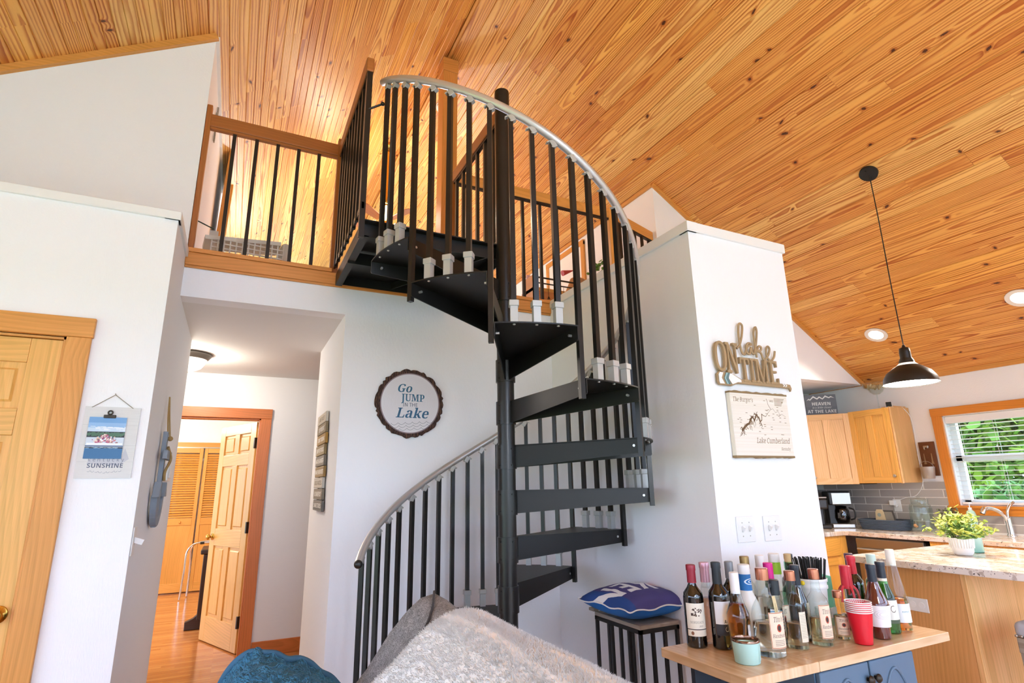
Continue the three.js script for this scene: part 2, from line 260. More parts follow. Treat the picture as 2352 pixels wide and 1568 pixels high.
struct('floor_loft', [box(XH, XS, HC + 0.06, 2.70, ZB, ZM - 0.12), box(XS, 3.36, HC + 0.06, 2.70, ZB, -3.60)], S('#ebe6df', 1), 'unseen loft carpet, pale to bounce window light onto the ceiling');  // top is out of view; its pale tone bounces daylight to the ceiling
struct('wall_bedroom_right', box(1.6, 1.7, 0, HC, ZB, ZH - 0.12), M.wall);
struct('wall_bedroom_back', [box(XW, -1.62, 0, HC, -9.8, -9.7), box(0.05, 1.6, 0, HC, -9.8, -9.7), box(-1.62, 0.05, 2.05, HC, -9.8, -9.7)], M.wall);

// stair side wall, pillar, pantry top
const ZP = -1.99, XP = 2.752, ZU = -3.62, ZK = -4.28;
struct('wall_stair', box(XS, XS + 0.12, 0, 2.69, ZM, ZP - 0.12), M.wall, 'white side wall beside the spiral stair');
struct('wall_pillar', [box(XS, XP, 0, 2.69, ZP - 0.12, ZP), box(XP - 0.1, XP, 1.86, 2.69, ZK, ZP - 0.12), box(XS + 0.06, XP - 0.05, 2.65, 2.688, ZU, ZP - 0.12)], M.wall, 'white pillar wall carrying the lake signs');
struct('trim_5', [rbox(XS - 0.014, XS + 0.06, 2.676, 2.732, ZM + 0.002, ZP + 0.014), rbox(XS - 0.013, XP + 0.013, 2.676, 2.731, ZP - 0.06, ZP + 0.013), rbox(XP - 0.05, XP + 0.013, 2.676, 2.731, ZU, ZP)], M.trimWhite, 'white cap along the top of the pillar wall');
// kitchen back, soffit and the gable piece above it, loft right wall
const SOF = 2.382;
struct('wall_kitchen_back', box(XS + 0.12, XE, 0, SOF, ZK - 0.12, ZK), M.wall);
struct('ceiling_kitchen', box(XP - 0.1, XE, SOF, SOF + 0.05, ZK - 0.06, ZU - 0.119), M.ceilWhite, 'white soffit above the kitchen cabinets');
struct('wall_kitchen_upper', upper([[3.3, SOF], [XE, SOF], [XE, roofR(XE) + 0.02], [3.3, roofR(3.3) + 0.02]], ZU, 0.12), M.wall, 'white gable wall above the kitchen soffit');
struct('wall_kitchen_low', box(XP, 3.3, SOF, 2.72, ZU - 0.12, ZU), M.wall);
struct('wall_loft_right', upper([[3.3, 2.6], [3.42, 2.6], [3.42, roofR(3.42)], [3.3, roofR(3.3)]], ZU - 0.12, 6.26), M.wall, 'white side wall of the loft');
{ const a = [3.29, roofR(3.29) - 0.018, ZU + 0.012], b = [XE, roofR(XE) - 0.018, ZU + 0.012]; struct('trim_6', [wood(beam(a, b, 0.024, 0.034), 'x'), wood(box(XE - 0.02, XE, roofR(XE) - 0.03, roofR(XE) + 0.02, ZU, ZF), 'z'), wood(box(3.28, 3.3, roofR(3.3) - 0.03, roofR(3.3), ZB, ZU), 'z')], M.casing, 'pine moulding where the kitchen walls meet the ceiling'); }
struct('trim_7', [wood(rbox(XH, XS, 2.636, 2.712, ZM, ZM + 0.022), 'x'), wood(rbox(XH, 0.44, 2.712, 2.738, ZM - 0.1, ZM + 0.03), 'x'), wood(rbox(1.26, XS, 2.712, 2.738, ZM - 0.1, ZM + 0.03), 'x'), wood(rbox(XH, XS, 2.622, 2.638, ZM, ZM + 0.012), 'x')], M.pineTrim, 'wooden edge board of the loft floor');
struct('baseboard_hall', [wood(rbox(DX1 + 0.095, 2.4, 0, 0.115, ZH, ZH + 0.016), 'x'), wood(rbox(-2.4, DX0 - 0.095, 0, 0.115, ZH, ZH + 0.016), 'x')], M.casingRed, 'orange pine baseboard in the hall');
struct('baseboard_stair', [rbox(XS - 0.014, XS, 0, 0.09, ZM, ZP), rbox(HX, XS, 0, 0.09, ZM, ZM + 0.014), rbox(HX - 0.014, HX, 0, 0.09, -4.545, ZM)], M.trimWhite);

// ---------- spiral stair ----------
const SC = [1.2444, -2.595], SRAD = 0.729, STEP = 30.309 * Math.PI / 180, WID = 28.36 * Math.PI / 180, PH8 = 104.95 * Math.PI / 180, Y8 = 2.0376, RISE = 0.2215;
const polar = (r, a, y) => [r * Math.cos(a), y, r * Math.sin(a)];
const stair = thing('spiral_staircase', 'black steel spiral staircase winding up to the loft', 'staircase', [SC[0], 0, SC[1]]);
mesh('column', [cyl(0.0445, 0.0445, 0.012, 3.69, 0, 0, 36), cyl(0.043, 0.043, 3.69, 3.702, 0, 0, 36), cyl(0.12, 0.12, 0, 0.012, 0, 0, 32)], M.steelTube, stair);
const steelDark = M.steel;
function treadGeo() { // around angle 0, top at y = 0
  const pts = [[0.045 * Math.cos(WID / 2), -0.045 * Math.sin(WID / 2)]]; for (let i = 0; i <= 10; i++) { const a = -WID / 2 + WID * i / 10; pts.push([SRAD * Math.cos(a), SRAD * Math.sin(a)]); } pts.push([0.045 * Math.cos(WID / 2), 0.045 * Math.sin(WID / 2)]);
  const top = prism(pts, 0.006).rotateX(Math.PI / 2), out = [top];
  for (const s of [-1, 1]) { const fl = prism([[0.046, -0.112], [SRAD - 0.004, -0.066], [SRAD, -0.06], [SRAD, -0.004], [0.046, -0.004]], 0.005); fl.translate(0, 0, s > 0 ? -0.005 : 0); fl.rotateY(-s * WID / 2); out.push(fl); }
  return merge(out);
}
const tg = treadGeo(), sleeveG = cyl(0.0515, 0.0515, -0.118, 0, 0, 0, 36), rivetG = new THREE.SphereGeometry(0.0065, 10, 6).scale(1, 0.6, 1), bsq = 0.0215;
const shoeG = merge([box(-0.0155, 0.0155, 0, 0.075, -0.0155, 0.0155), rbox(-0.0205, 0.0205, 0.068, 0.094, -0.0205, 0.0205, 0.003)]);
const RB = SRAD - 0.02, railY = (a) => Y8 + (a - PH8) / STEP * RISE + 0.94;
const bolts = [], sleeves = [];
for (let i = 0; i <= 10; i++) {
  const a = PH8 + (i - 8) * STEP, y = Y8 + (i - 8) * RISE;
  const t = mesh('tread', tg, steelDark, stair); t.position.y = y; t.rotation.y = -a;
  const s = mesh('sleeve', sleeveG, M.steelTube, t);
  for (const k of [-1, 0, 1]) { const p = polar(RB, k * STEP / 4, -0.007); const b = mesh('rivet', rivetG, M.bolt, t); b.position.set(...p); }
  for (const s2 of [-1, 1]) { const p = polar(RB - 0.03, s2 * (WID / 2 - 0.012), -0.035); const b = mesh('bolt', new THREE.CylinderGeometry(0.006, 0.006, 0.022, 8).rotateX(Math.PI / 2), M.bolt, t); b.position.set(...p); b.rotation.y = -s2 * WID / 2; }
  const xs = new THREE.CylinderGeometry(0.004, 0.004, 0.006, 8).rotateX(Math.PI / 2);
  for (const yy of [-0.02, -0.1]) for (const an of [1.5, 2.75]) { const b = mesh('set_screw', xs, M.steelTube, t); b.position.set(...polar(0.0525, an - a, yy)); b.rotation.y = -(an - a) + Math.PI / 2; }
}
const bracketG = merge([rbox(-0.013, 0.013, -0.03, 0.006, -0.013, 0.013, 0.003), new THREE.BoxGeometry(0.018, 0.006, 0.05).translate(0, 0.006, 0)]);
for (let k = -34; k <= 9; k++) {
  const a = PH8 + k * STEP / 4, near = ((k % 4) + 4) % 4, i = Math.round(k / 4), long = near === 2; let yb;
  if (long) yb = Y8 + (Math.floor(k / 4)) * RISE - 0.085; else yb = Y8 + i * RISE;
  if (long && k === -34) yb = 0.0;
  const yt = railY(a) - 0.022, b = mesh('baluster', box(-bsq / 2, bsq / 2, long ? yb : yb + 0.05, yt - 0.012, -bsq / 2, bsq / 2), M.steelTube, stair);
  const p = polar(RB + (long ? 0.006 : 0), a, 0); b.position.set(p[0], 0, p[2]); b.rotation.y = -a;
  if (!long) { const s = mesh('shoe', shoeG, M.shoe, b); s.position.y = yb; }
  const br = mesh('rail_bracket', bracketG, M.shoe, b); br.position.y = yt - 0.004; br.rotation.x = Math.atan2(RISE, STEP * RB);
  const sc = mesh('screw', new THREE.SphereGeometry(0.004, 8, 6), M.bolt, b); sc.position.set(bsq / 2, yt - 0.03, 0);
}
{ const pts = []; const a0 = PH8 - 8.72 * STEP, a1 = PH8 + 2.46 * STEP; for (let i = 0; i <= 90; i++) { const a = a0 + (a1 - a0) * i / 90; pts.push(polar(RB + 0.004, a, railY(a))); }
  const h = mesh('handrail', tube(pts, 0.019, 260, 14), M.railSilver, stair);
  const ce = mesh('end_cap', new THREE.SphereGeometry(0.0205, 16, 10), M.black, h); ce.position.set(...pts[0]); const c2 = mesh('end_cap', new THREE.SphereGeometry(0.0195, 16, 10), M.railSilver, h); c2.position.set(...pts[90]); }
// landing between the column and the loft
{ const y = 2.702, x0 = 0.465 - SC[0], x1 = 0.0, z0 = ZM + 0.024 - SC[1], z1 = 0.0;
  mesh('landing_deck', box(x0, x1, y - 0.006, y, z0, z1), steelDark, stair);
  mesh('landing_frame', [box(x0, x1, y - 0.075, y - 0.006, z1 - 0.045, z1 - 0.040), box(x0, x0 + 0.006, y - 0.07, y - 0.006, z0, z1 - 0.04), box(x0, x1, y - 0.066, y - 0.006, z0, z0 + 0.006), box(x1 - 0.006, x1, y - 0.1, y - 0.006, z0, z1 - 0.05), beam([x0, y - 0.05, z0 + 0.42], [x1, y - 0.05, z0 + 0.42], 0.006, 0.07), beam([x0 + 0.35, y - 0.03, z0], [x1 - 0.04, y - 0.03, -0.04], 0.006, 0.045), box(x0, x0 + 0.04, y - 0.075, y - 0.07, z0, z1 - 0.04)], steelDark, stair);
}
// railing along the landing and the loft edge
function railing(name, label, a, b, yTop, yBot, n, opt = {}) {
  const g = thing(name, label, 'railing'), dx = b[0] - a[0], dz = b[1] - a[1], L = Math.hypot(dx, dz), ang = -Math.atan2(dz, dx);
  g.position.set(a[0], 0, a[1]); g.rotation.y = ang;
  mesh('top_rail', wood(rbox(0, L, yTop - 0.085, yTop, -0.02, 0.02, 0.006), 'x'), opt.mat || M.railWood, g);
  mesh('rail_channel', box(0.01, L - 0.01, yTop - 0.1, yTop - 0.085, -0.013, 0.013), opt.bare ? (opt.mat || M.railWood) : M.steelTube, g);
  for (let i = 0; i < n; i++) { const x = opt.at ? opt.at[i] : (i + 0.5) / n * L; mesh('baluster', box(x - 0.0105, x + 0.0105, yBot, yTop - 0.095, -0.0105, 0.0105), M.steelTube, g); }
  if (opt.bottom) mesh('bottom_bar', box(0, L, opt.bottom, opt.bottom + 0.035, -0.006, 0.006), M.steelTube, g);
  for (const p of opt.posts || []) { const po = mesh('post', wood(rbox(p[0] - p[3] / 2, p[0] + p[3] / 2, p[1], p[2], -0.022, 0.022, 0.004), 'y'), opt.mat || M.railWood, g); }
  return g;
}
railing('loft_railing', 'wooden loft railing with five black balusters beside the white gable wall', [-0.335, ZM - 0.03], [0.45, ZM - 0.03], 3.645, 2.738, 5, { bare: true, at: [0.146, 0.273, 0.397, 0.523, 0.65], posts: [[-0.006, 2.72, 3.705, 0.03], [0.79, 2.64, 3.69, 0.05]] });
{ const g = railing('landing_railing', 'wooden-topped railing with close black balusters at the left of the landing', [0.456, ZM - 0.0], [0.456, -2.57], 3.64, 2.74, 9, { bottom: 2.745 });
  mesh('front_post', box(0.855, 0.874, 2.59, 3.55, -0.014, 0.014), M.steelTube, g); mesh('link_rod', [bar([0.868, 3.32, 0], [0.89, 3.36, -0.07], 0.006), new THREE.SphereGeometry(0.011, 10, 8).translate(0.89, 3.36, -0.07)], M.steelTube, g); }
railing('landing_railing', 'wooden-topped railing behind the steel column at the right of the landing', [1.262, ZM - 0.02], [1.262, -2.70], 3.64, 2.72, 6, { bottom: 2.745, posts: [[0.0, 2.70, 3.60, 0.045]] });
railing('loft_railing', 'wooden loft railing over the hall wall right of the steel column', [1.29, ZM - 0.03], [2.68, ZM - 0.03], 3.655, 2.735, 9, { mat: M.casing, posts: [[1.40, 2.70, 3.69, 0.09]] });
railing('loft_railing', 'short slanting wooden loft railing ending at the white gable wall', [2.74, ZM - 0.05], [3.29, ZU - 0.06], 3.655, 2.73, 5, { mat: M.casing });

// ---------- doors, hall, bedroom ----------
function sixPanel(g, w, h, t, mat, knobX, knobSide = [1]) {
  const st = 0.11, ml = 0.1, rows = [[0.0, 0.22], [0.22, 0.86], [0.86, 1.02], [1.02, 1.62], [1.62, 1.73], [1.73, 1.925], [1.925, h]];
  for (const x of [[0, st], [w - st, w]]) mesh('stile', wood(rbox(x[0], x[1], 0, h, -t / 2, t / 2, 0.003), 'y', 0.8), mat, g);
  for (const r of [rows[0], rows[2], rows[4], rows[6]]) mesh('rail', wood(rbox(st, w - st, r[0], r[1], -t / 2, t / 2, 0.003), 'x', 0.8), mat, g);
  for (const r of [rows[1], rows[3], rows[5]]) {
    mesh('muntin', wood(rbox(w / 2 - ml / 2, w / 2 + ml / 2, r[0], r[1], -t / 2, t / 2, 0.003), 'y', 0.8), mat, g);
    for (const x of [[st, w / 2 - ml / 2], [w / 2 + ml / 2, w - st]]) {
      const pw = x[1] - x[0], ph = r[1] - r[0], cx = (x[0] + x[1]) / 2, cy = (r[0] + r[1]) / 2;
      const pan = [box(x[0], x[1], r[0], r[1], -0.005, 0.005)];
      for (const s of [-1, 1]) { const f = prism([[-pw / 2 + 0.035, -ph / 2 + 0.035], [pw / 2 - 0.035, -ph / 2 + 0.035], [pw / 2 - 0.035, ph / 2 - 0.035], [-pw / 2 + 0.035, ph / 2 - 0.035]], 0.002, 0.008).translate(cx, cy, 0); pan.push(f.translate(0, 0, s > 0 ? 0.004 : -0.006)); }
      mesh('panel', wood(merge(pan), 'y', 0.8), mat, g);
    }
  }
  for (const s of knobSide) mesh('knob', lathe([[0.001, 0.062], [0.018, 0.06], [0.028, 0.048], [0.026, 0.036], [0.012, 0.028], [0.011, 0.01], [0.032, 0.008], [0.033, 0]], 24).rotateX(s * Math.PI / 2).translate(knobX, 0.94, s * t / 2), M.brass, g);
}
function casing(name, label, x0, x1, top, z, cw, mat, head = 0.0) {
  const g = struct(name, wood(rbox(x0 - cw, x0, 0, top, z, z + 0.02, 0.003), 'y'), mat, label);
  mesh('jamb_casing', wood(rbox(x1, x1 + cw, 0, top, z, z + 0.02, 0.003), 'y'), mat, g);
  mesh('head_casing', wood(rbox(x0 - cw - head, x1 + cw + head, top, top + cw, z, z + 0.024, 0.003), 'x'), mat, g);
  mesh('jamb', [wood(box(x0 - 0.001, x0 + 0.012, 0, top, z - 0.12, z), 'y'), wood(box(x1 - 0.012, x1 + 0.001, 0, top, z - 0.12, z), 'y'), wood(box(x0, x1, top - 0.012, top + 0.001, z - 0.12, z), 'x')], mat, g); return g;
}
{ const d = thing('closet_door', 'closed six-panel pine door with brass knob in the closet wall', 'door', [DOORX0 + 0.014, 0.008, ZC - 0.03]); sixPanel(d, 0.732, 2.03, 0.035, M.doorPine, 0.69); }
casing('door_1', 'wide pine casing of the closet door', DOORX0, DOORX1, 2.052, ZC, 0.088, M.casing, 0.006);
casing('door_2', 'orange pine casing of the bedroom doorway', DX0, DX1, 2.045, ZH, 0.092, M.casingRed, 0.002);
{ const d = thing('bedroom_door', 'open six-panel pine door with brass knob and hinges in the bedroom doorway', 'door', [0.185, 0.01, -5.915], Math.atan2(0.736, 0.327) - Math.PI);
  // door runs from hinge (local x = 0) to the free edge
  d.rotation.y = Math.PI - Math.atan2(0.74, 0.325); d.rotation.y = Math.atan2(-(-6.656 + 5.915), (-0.127 - 0.185)) ; sixPanel(d, 0.80, 2.02, 0.035, M.doorPine, 0.735, [1, -1]);
  for (const y of [0.25, 1.05, 1.82]) mesh('hinge', rbox(-0.01, 0.012, y - 0.05, y + 0.05, -0.03, 0.03, 0.002), M.bronze, d); }
function louverLeaf(x, label, knobX) {
  const w = 0.395, g = thing('bifold_door', label, 'door', [x, 0.015, -9.69], 0, 'louvered closet doors');
  for (const a of [[0, 0.045], [w - 0.045, w]]) mesh('stile', wood(rbox(a[0], a[1], 0, 2.0, -0.014, 0.014), 'y'), M.louver, g);
  for (const a of [[0, 0.12], [0.90, 1.0], [1.93, 2.0]]) mesh('rail', wood(rbox(0.045, w - 0.045, a[0], a[1], -0.014, 0.014), 'x'), M.louver, g);
  mesh('panel', wood(box(0.045, w - 0.045, 0.12, 0.90, -0.005, 0.005), 'y'), M.louver, g);
  for (let i = 0; i < 27; i++) { const s = mesh('slat', wood(new THREE.BoxGeometry(w - 0.09, 0.034, 0.006), 'x'), M.louver, g); s.position.set(w / 2, 1.02 + i * 0.0338, 0); s.rotation.x = -0.7; }
  mesh('knob', new THREE.SphereGeometry(0.016, 14, 10).translate(knobX, 0.945, 0.026), M.louver, g);
}
louverLeaf(-0.815, 'louvered pine bifold leaf left of the dark gap in the bedroom closet', 0.2); louverLeaf(-0.40, 'louvered pine bifold leaf right of the dark gap, partly behind the open door', 0.2);
louverLeaf(-1.23, 'louvered pine bifold leaf hidden furthest left in the bedroom closet', 0.2);
casing('door_3', 'pine casing over the bedroom closet', -1.62, 0.05, 2.03, -9.7, 0.07, M.casing);
struct('trim_8', box(-1.6, 0.04, 2.015, 2.032, -9.70, -9.67), M.nickel, 'metal track of the closet doors');
{ const t = thing('carved_desk', 'dark carved wooden desk end with scrolled foot beyond the open door', 'desk', [0, 0, 0]); const dk = S('#3a2216', 0.35, { map: veneerTex });
  mesh('desk_side', wood(rbox(-0.17, 0.5, 0.1, 0.74, -7.5, -7.1, 0.008), 'y'), dk, t); mesh('desk_top', wood(rbox(-0.22, 0.55, 0.74, 0.79, -7.55, -7.06, 0.012), 'x'), dk, t);
  mesh('scroll_foot', prism([[-0.24, 0], [0, 0], [0, 0.3], [-0.1, 0.26], [-0.11, 0.16], [-0.17, 0.1], [-0.24, 0.07]], 0.06, 0.006).translate(-0.05, 0.006, -7.2), dk, t); mesh('pilaster', wood(rbox(-0.19, -0.14, 0.1, 0.74, -7.12, -7.07, 0.01), 'y'), dk, t); }
{ const t = thing('walker_frame', 'bent chrome tube frame with a black grip standing by the louvered doors', 'walker'); mesh('front_tube', tube([[-0.47, 0.012, -9.05], [-0.455, 0.35, -9.05], [-0.44, 0.62, -9.05], [-0.37, 0.70, -9.05], [-0.2, 0.71, -9.05], [0.1, 0.71, -9.05]], 0.012), M.chrome, t);
  mesh('rear_tube', tube([[-0.40, 0.012, -9.3], [-0.40, 0.4, -9.28], [-0.40, 0.64, -9.22], [-0.34, 0.70, -9.2], [0.1, 0.71, -9.2]], 0.012), M.chrome, t); mesh('grip', bar([-0.30, 0.707, -9.05], [-0.25, 0.709, -9.05], 0.017), M.black, t); }
// hall ceiling light
{ const t = thing('hall_ceiling_light', 'round frosted flush ceiling light with nickel rim in the hall', 'ceiling light', [-0.40, HC, -4.98]);
  mesh('rim', lathe([[0.0, -0.001], [0.165, -0.001], [0.16, -0.02], [0.135, -0.05], [0.128, -0.05], [0.128, -0.004]], 40), S('#8d867c', 0.45, { metalness: 0.5 }), t);
  mesh('lamp_bowl', lathe([[0.127, -0.045], [0.122, -0.075], [0.095, -0.115], [0.05, -0.138], [0.0, -0.145]], 36), S('#fffaf0', 0.5, { emissive: '#fff4e2', emissiveIntensity: 1.2 }), t);
  mesh('finial', lathe([[0, -0.16], [0.008, -0.155], [0.01, -0.145], [0.004, -0.14]], 12), M.nickel, t);
  const l = new THREE.PointLight('#fff4e6', 1.5, 0, 2); l.position.set(0, -0.1, 0); l.castShadow = true; l.shadow.radius = 4; t.add(l); }
// switch plates
function plate(p, turn, w, h, label, kind) {
  const g = thing('switch_plate', label, 'wall plate', p, turn); mesh('plate', rbox(-w / 2, w / 2, -h / 2, h / 2, 0, 0.006, 0.003), M.plastic, g); const n = Math.round(w / 0.055) - 0;
  if (kind === 'toggle') for (let i = 0; i < 2; i++) { const x = (i - 0.5) * 0.046; mesh('toggle', new THREE.BoxGeometry(0.009, 0.02, 0.016).rotateX(0.5).translate(x, 0.004, 0.012), M.white, g); mesh('toggle_slot', box(x - 0.006, x + 0.006, -0.013, 0.013, 0.0055, 0.0065), S('#d4d4d0', 0.6), g); for (const y of [-0.03, 0.03]) mesh('screw', cyl(0.003, 0.003, 0, 0.001, 0, 0, 10).rotateX(Math.PI / 2).translate(x, y, 0.0062), M.nickel, g); }
  if (kind === 'single') { mesh('toggle', new THREE.BoxGeometry(0.011, 0.022, 0.04).rotateX(0.35).translate(0, 0.0, 0.02), M.white, g); mesh('toggle_slot', box(-0.008, 0.008, -0.016, 0.016, 0.0055, 0.0068), S('#c9c9c5', 0.6), g); }
  if (kind === 'outlet') for (const x of [-0.024, 0.024]) { mesh('receptacle', cyl(0.017, 0.017, 0, 0.003, 0, 0, 24).rotateX(Math.PI / 2).translate(x, 0, 0.007), M.white, g); for (const s of [[0.006, -0.006], [0.006, 0.006], [-0.007, 0]]) mesh('slot', box(x + s[0] - 0.003, x + s[0] + 0.003, s[1] - 0.0012, s[1] + 0.0012, 0.0084, 0.009), S('#55524e', 0.7), g); }
  return g;
}
plate([2.197, 1.178, ZP], 0, 0.115, 0.117, 'white double switch plate at the left under the lake map', 'toggle');
plate([2.376, 1.175, ZP], 0, 0.115, 0.117, 'white double switch plate at the right under the lake map', 'toggle');
plate([XH, 1.19, -2.99], Math.PI / 2, 0.075, 0.117, 'white light switch on the corner of the hall wall', 'single');
{ const g = thing('thermostat', 'flat white thermostat on the hall wall behind the wooden anchor', 'thermostat', [XH, 1.505, -3.97], Math.PI / 2); mesh('body', rbox(-0.09, 0.09, -0.05, 0.05, 0, 0.02, 0.005), M.plastic, g); mesh('cover', rbox(-0.07, 0.07, -0.035, 0.035, 0.02, 0.026, 0.004), M.white, g); }
// wooden anchor hung on a rope, seen edge-on
{ const g = thing('wooden_anchor', 'grey wooden anchor hanging on rope from the hall wall', 'anchor', [XH + 0.012, 0, -3.46], Math.PI / 2), an = S('#8a949f', 0.7), ro = S('#a98b58', 0.95);
  mesh('shank', rbox(-0.025, 0.025, 1.22, 1.70, 0, 0.022, 0.003), an, g); mesh('stock', rbox(-0.11, 0.11, 1.555, 1.60, 0.018, 0.04, 0.003), an, g);
  const arc = []; for (let i = 0; i <= 16; i++) { const a = Math.PI + Math.PI * i / 16; arc.push([0.15 * Math.cos(a), 1.375 + 0.15 * Math.sin(a)]); } for (let i = 16; i >= 0; i--) { const a = Math.PI + Math.PI * i / 16; arc.push([0.105 * Math.cos(a), 1.375 + 0.105 * Math.sin(a)]); }
  mesh('arms', prism(arc, 0.024, 0.002).translate(0, 0, 0.0), an, g); for (const s of [-1, 1]) mesh('fluke', prism([[s * 0.08, 1.37], [s * 0.18, 1.37], [s * 0.135, 1.44]], 0.026, 0.002).translate(0, 0, 0.006), an, g);
  mesh('hanging_rope', [tube([[-0.012, 1.69, 0.02], [-0.01, 1.78, 0.01], [0, 1.885, 0.004]], 0.004, 16, 6), tube([[0.012, 1.67, 0.03], [0.01, 1.78, 0.015], [0, 1.885, 0.004]], 0.004, 16, 6)], ro, g);
  mesh('knot', [new THREE.SphereGeometry(0.013, 10, 8).translate(0.012, 1.665, 0.032), tube([[-0.02, 1.62, 0.03], [0.02, 1.56, 0.045], [-0.02, 1.49, 0.03], [0.0, 1.45, 0.03]], 0.007, 20, 6)], ro, g); }
// clip board with a photograph
{ const g = thing('photo_clipboard', 'pale wooden board with clipped blue lake photograph and kentucky sunshine lettering', 'wall sign', [-0.492, 1.604, ZC]); const gw = 0.2, gh = 0.302;
  const tx = canvasTex(512, 776, (c, w, h) => { c.fillStyle = '#dcdbd8'; c.fillRect(0, 0, w, h); for (let i = 0; i < 260; i++) { c.fillStyle = `rgba(${i % 2 ? '255,255,255' : '170,170,172'},0.10)`; c.fillRect(rnd() * w, rnd() * h, 60 + rnd() * 220, 1 + rnd() * 3); } for (const y of [200, 420, 600]) { c.fillStyle = 'rgba(150,150,150,.5)'; c.fillRect(0, y, w, 2); }
    c.fillStyle = '#c3c4ca'; c.beginPath(); c.moveTo(90, 620); c.lineTo(130, 560); c.lineTo(400, 540); c.lineTo(420, 450); c.lineTo(470, 570); c.lineTo(380, 640); c.fill();
    c.fillStyle = '#7b7f8c'; c.font = '54px sans-serif'; c.textAlign = 'center'; const s = 'kentucky'; [...s].forEach((k, i) => c.fillText(k, 112 + i * 43, 596)); c.fillStyle = '#5f6679'; c.font = 'bold 66px sans-serif'; c.fillText('SUNSHINE', 262, 664); c.strokeStyle = '#8b909c'; c.lineWidth = 3; for (let i = 0; i < 9; i++) { c.beginPath(); c.arc(120 + i * 35, 708 + Math.abs(i - 4) * -4, 14, 0, 2.4 + (i % 2)); c.stroke(); } });
  mesh('board', rbox(-gw / 2, gw / 2, -gh / 2, gh / 2, 0, 0.006, 0.002), S('#d6d5d2', 0.7), g); mesh('board_face', new THREE.PlaneGeometry(gw, gh).translate(0, 0, 0.0065), S('#ffffff', 0.7, { map: tx }), g);
  const ph = canvasTex(384, 512, (c, w, h) => { c.fillStyle = '#6f9fd0'; c.fillRect(0, 0, w, 70); const gr = [['#8fb6de', 70, 60], ['#c8d9ea', 130, 50]]; for (const [f, y, k] of gr) { c.fillStyle = f; c.fillRect(0, y, w, k); } c.fillStyle = '#e9eef4'; for (let i = 0; i < 30; i++) c.fillRect(rnd() * w, 110 + rnd() * 50, 50, 7); c.fillStyle = '#46684a'; for (let i = 0; i < 120; i++) { c.beginPath(); c.arc(rnd() * w, 195 + rnd() * 38, 10, 0, 7); c.fill(); } c.fillStyle = '#cfd8e2'; c.fillRect(0, 250, w, 120);
    for (let i = 0; i < 180; i++) { c.fillStyle = ['#a83a62', '#c25a74', '#e8d0c4', '#3f567c', '#f2f2f2', '#8a5a50', '#d8b49c'][i % 7]; const x = 190 + (rnd() + rnd() - 1) * 130; c.beginPath(); c.arc(x, 215 + Math.abs(x - 190) * 0.35 + rnd() * 90, 5 + rnd() * 7, 0, 7); c.fill(); } c.fillStyle = '#f2f4f6'; c.fillRect(10, 320, w - 20, 22); c.fillStyle = '#27466c'; c.fillRect(0, 352, w, 12); c.fillStyle = '#2f6796'; c.fillRect(0, 385, w, 127); c.fillStyle = '#9db8cc'; for (let i = 0; i < 24; i++) c.fillRect(rnd() * w, 366 + rnd() * 18, 26, 4); });
  mesh('photo_print', new THREE.PlaneGeometry(0.134, 0.176).translate(-0.012, 0.018, 0.010), S('#ffffff', 0.35, { map: ph }), g);
  mesh('clip', [rbox(-0.022, 0.022, 0.102, 0.116, 0.006, 0.017, 0.002).translate(-0.008, 0, 0), new THREE.TorusGeometry(0.008, 0.003, 8, 16).translate(-0.008, 0.126, 0.012)], M.bronze, g);
  mesh('string', [bar([-0.078, gh / 2 - 0.004, 0.006], [0, 0.204, 0.012], 0.0014), bar([0.072, gh / 2 - 0.004, 0.006], [0, 0.204, 0.012], 0.0014)], S('#8a8474', 0.9), g); mesh('nail', bar([0, 0.203, 0], [0, 0.208, 0.018], 0.002), M.nickel, g); }
// nine-plank rules sign on the hall's right wall
{ const g = thing('plank_sign', 'stack of nine narrow lettered planks on the hall wall', 'wall sign', [HX, 0, -3.985], -Math.PI / 2); const words = ['LAKE RULES', 'BE PRESENT', 'DON\'T DRINK', 'JUMP OFF DOCK', 'WATCH SUNSETS', 'MAKE MEMORIES', 'DOCK PARTIES', 'GO BAREFOOT', 'SHARE STORIES'], cols = ['#d8d0c0', '#8d7c5e', '#a8803a', '#917a50', '#7d7468', '#9a7c48', '#cfc8bc', '#8a8070', '#6f6c68'];
  for (let i = 0; i < 9; i++) { const y = 1.862 - i * 0.0715, lit = i === 0 || i === 6; const tx = canvasTex(384, 72, (c, w, h) => { c.fillStyle = cols[i]; c.fillRect(0, 0, w, h); for (let k = 0; k < 40; k++) { c.fillStyle = `rgba(${k % 2 ? '60,45,20' : '255,240,210'},0.12)`; c.fillRect(0, rnd() * h, w, 1 + rnd() * 3); } c.fillStyle = lit ? '#6d5a3a' : '#f2efe8'; c.font = 'bold 44px sans-serif'; c.textAlign = 'center'; c.fillText(words[i], w / 2, 52, w - 16); });
    const p = mesh('plank', rbox(-0.2, 0.2, y - 0.034, y + 0.034, 0.006, 0.022, 0.002), S(cols[i], 0.7), g); p.position.x = (i % 3 - 1) * 0.012 - 0.04 + i * 0.004; mesh('lettering', new THREE.PlaneGeometry(0.396, 0.064).translate(0, y, 0.0226), S('#ffffff', 0.7, { map: tx }), p); }
  mesh('backing_strip', [box(-0.15, -0.11, 1.28, 1.90, 0, 0.006), box(0.07, 0.11, 1.28, 1.90, 0, 0.006)], S('#5b4426', 0.8), g); }
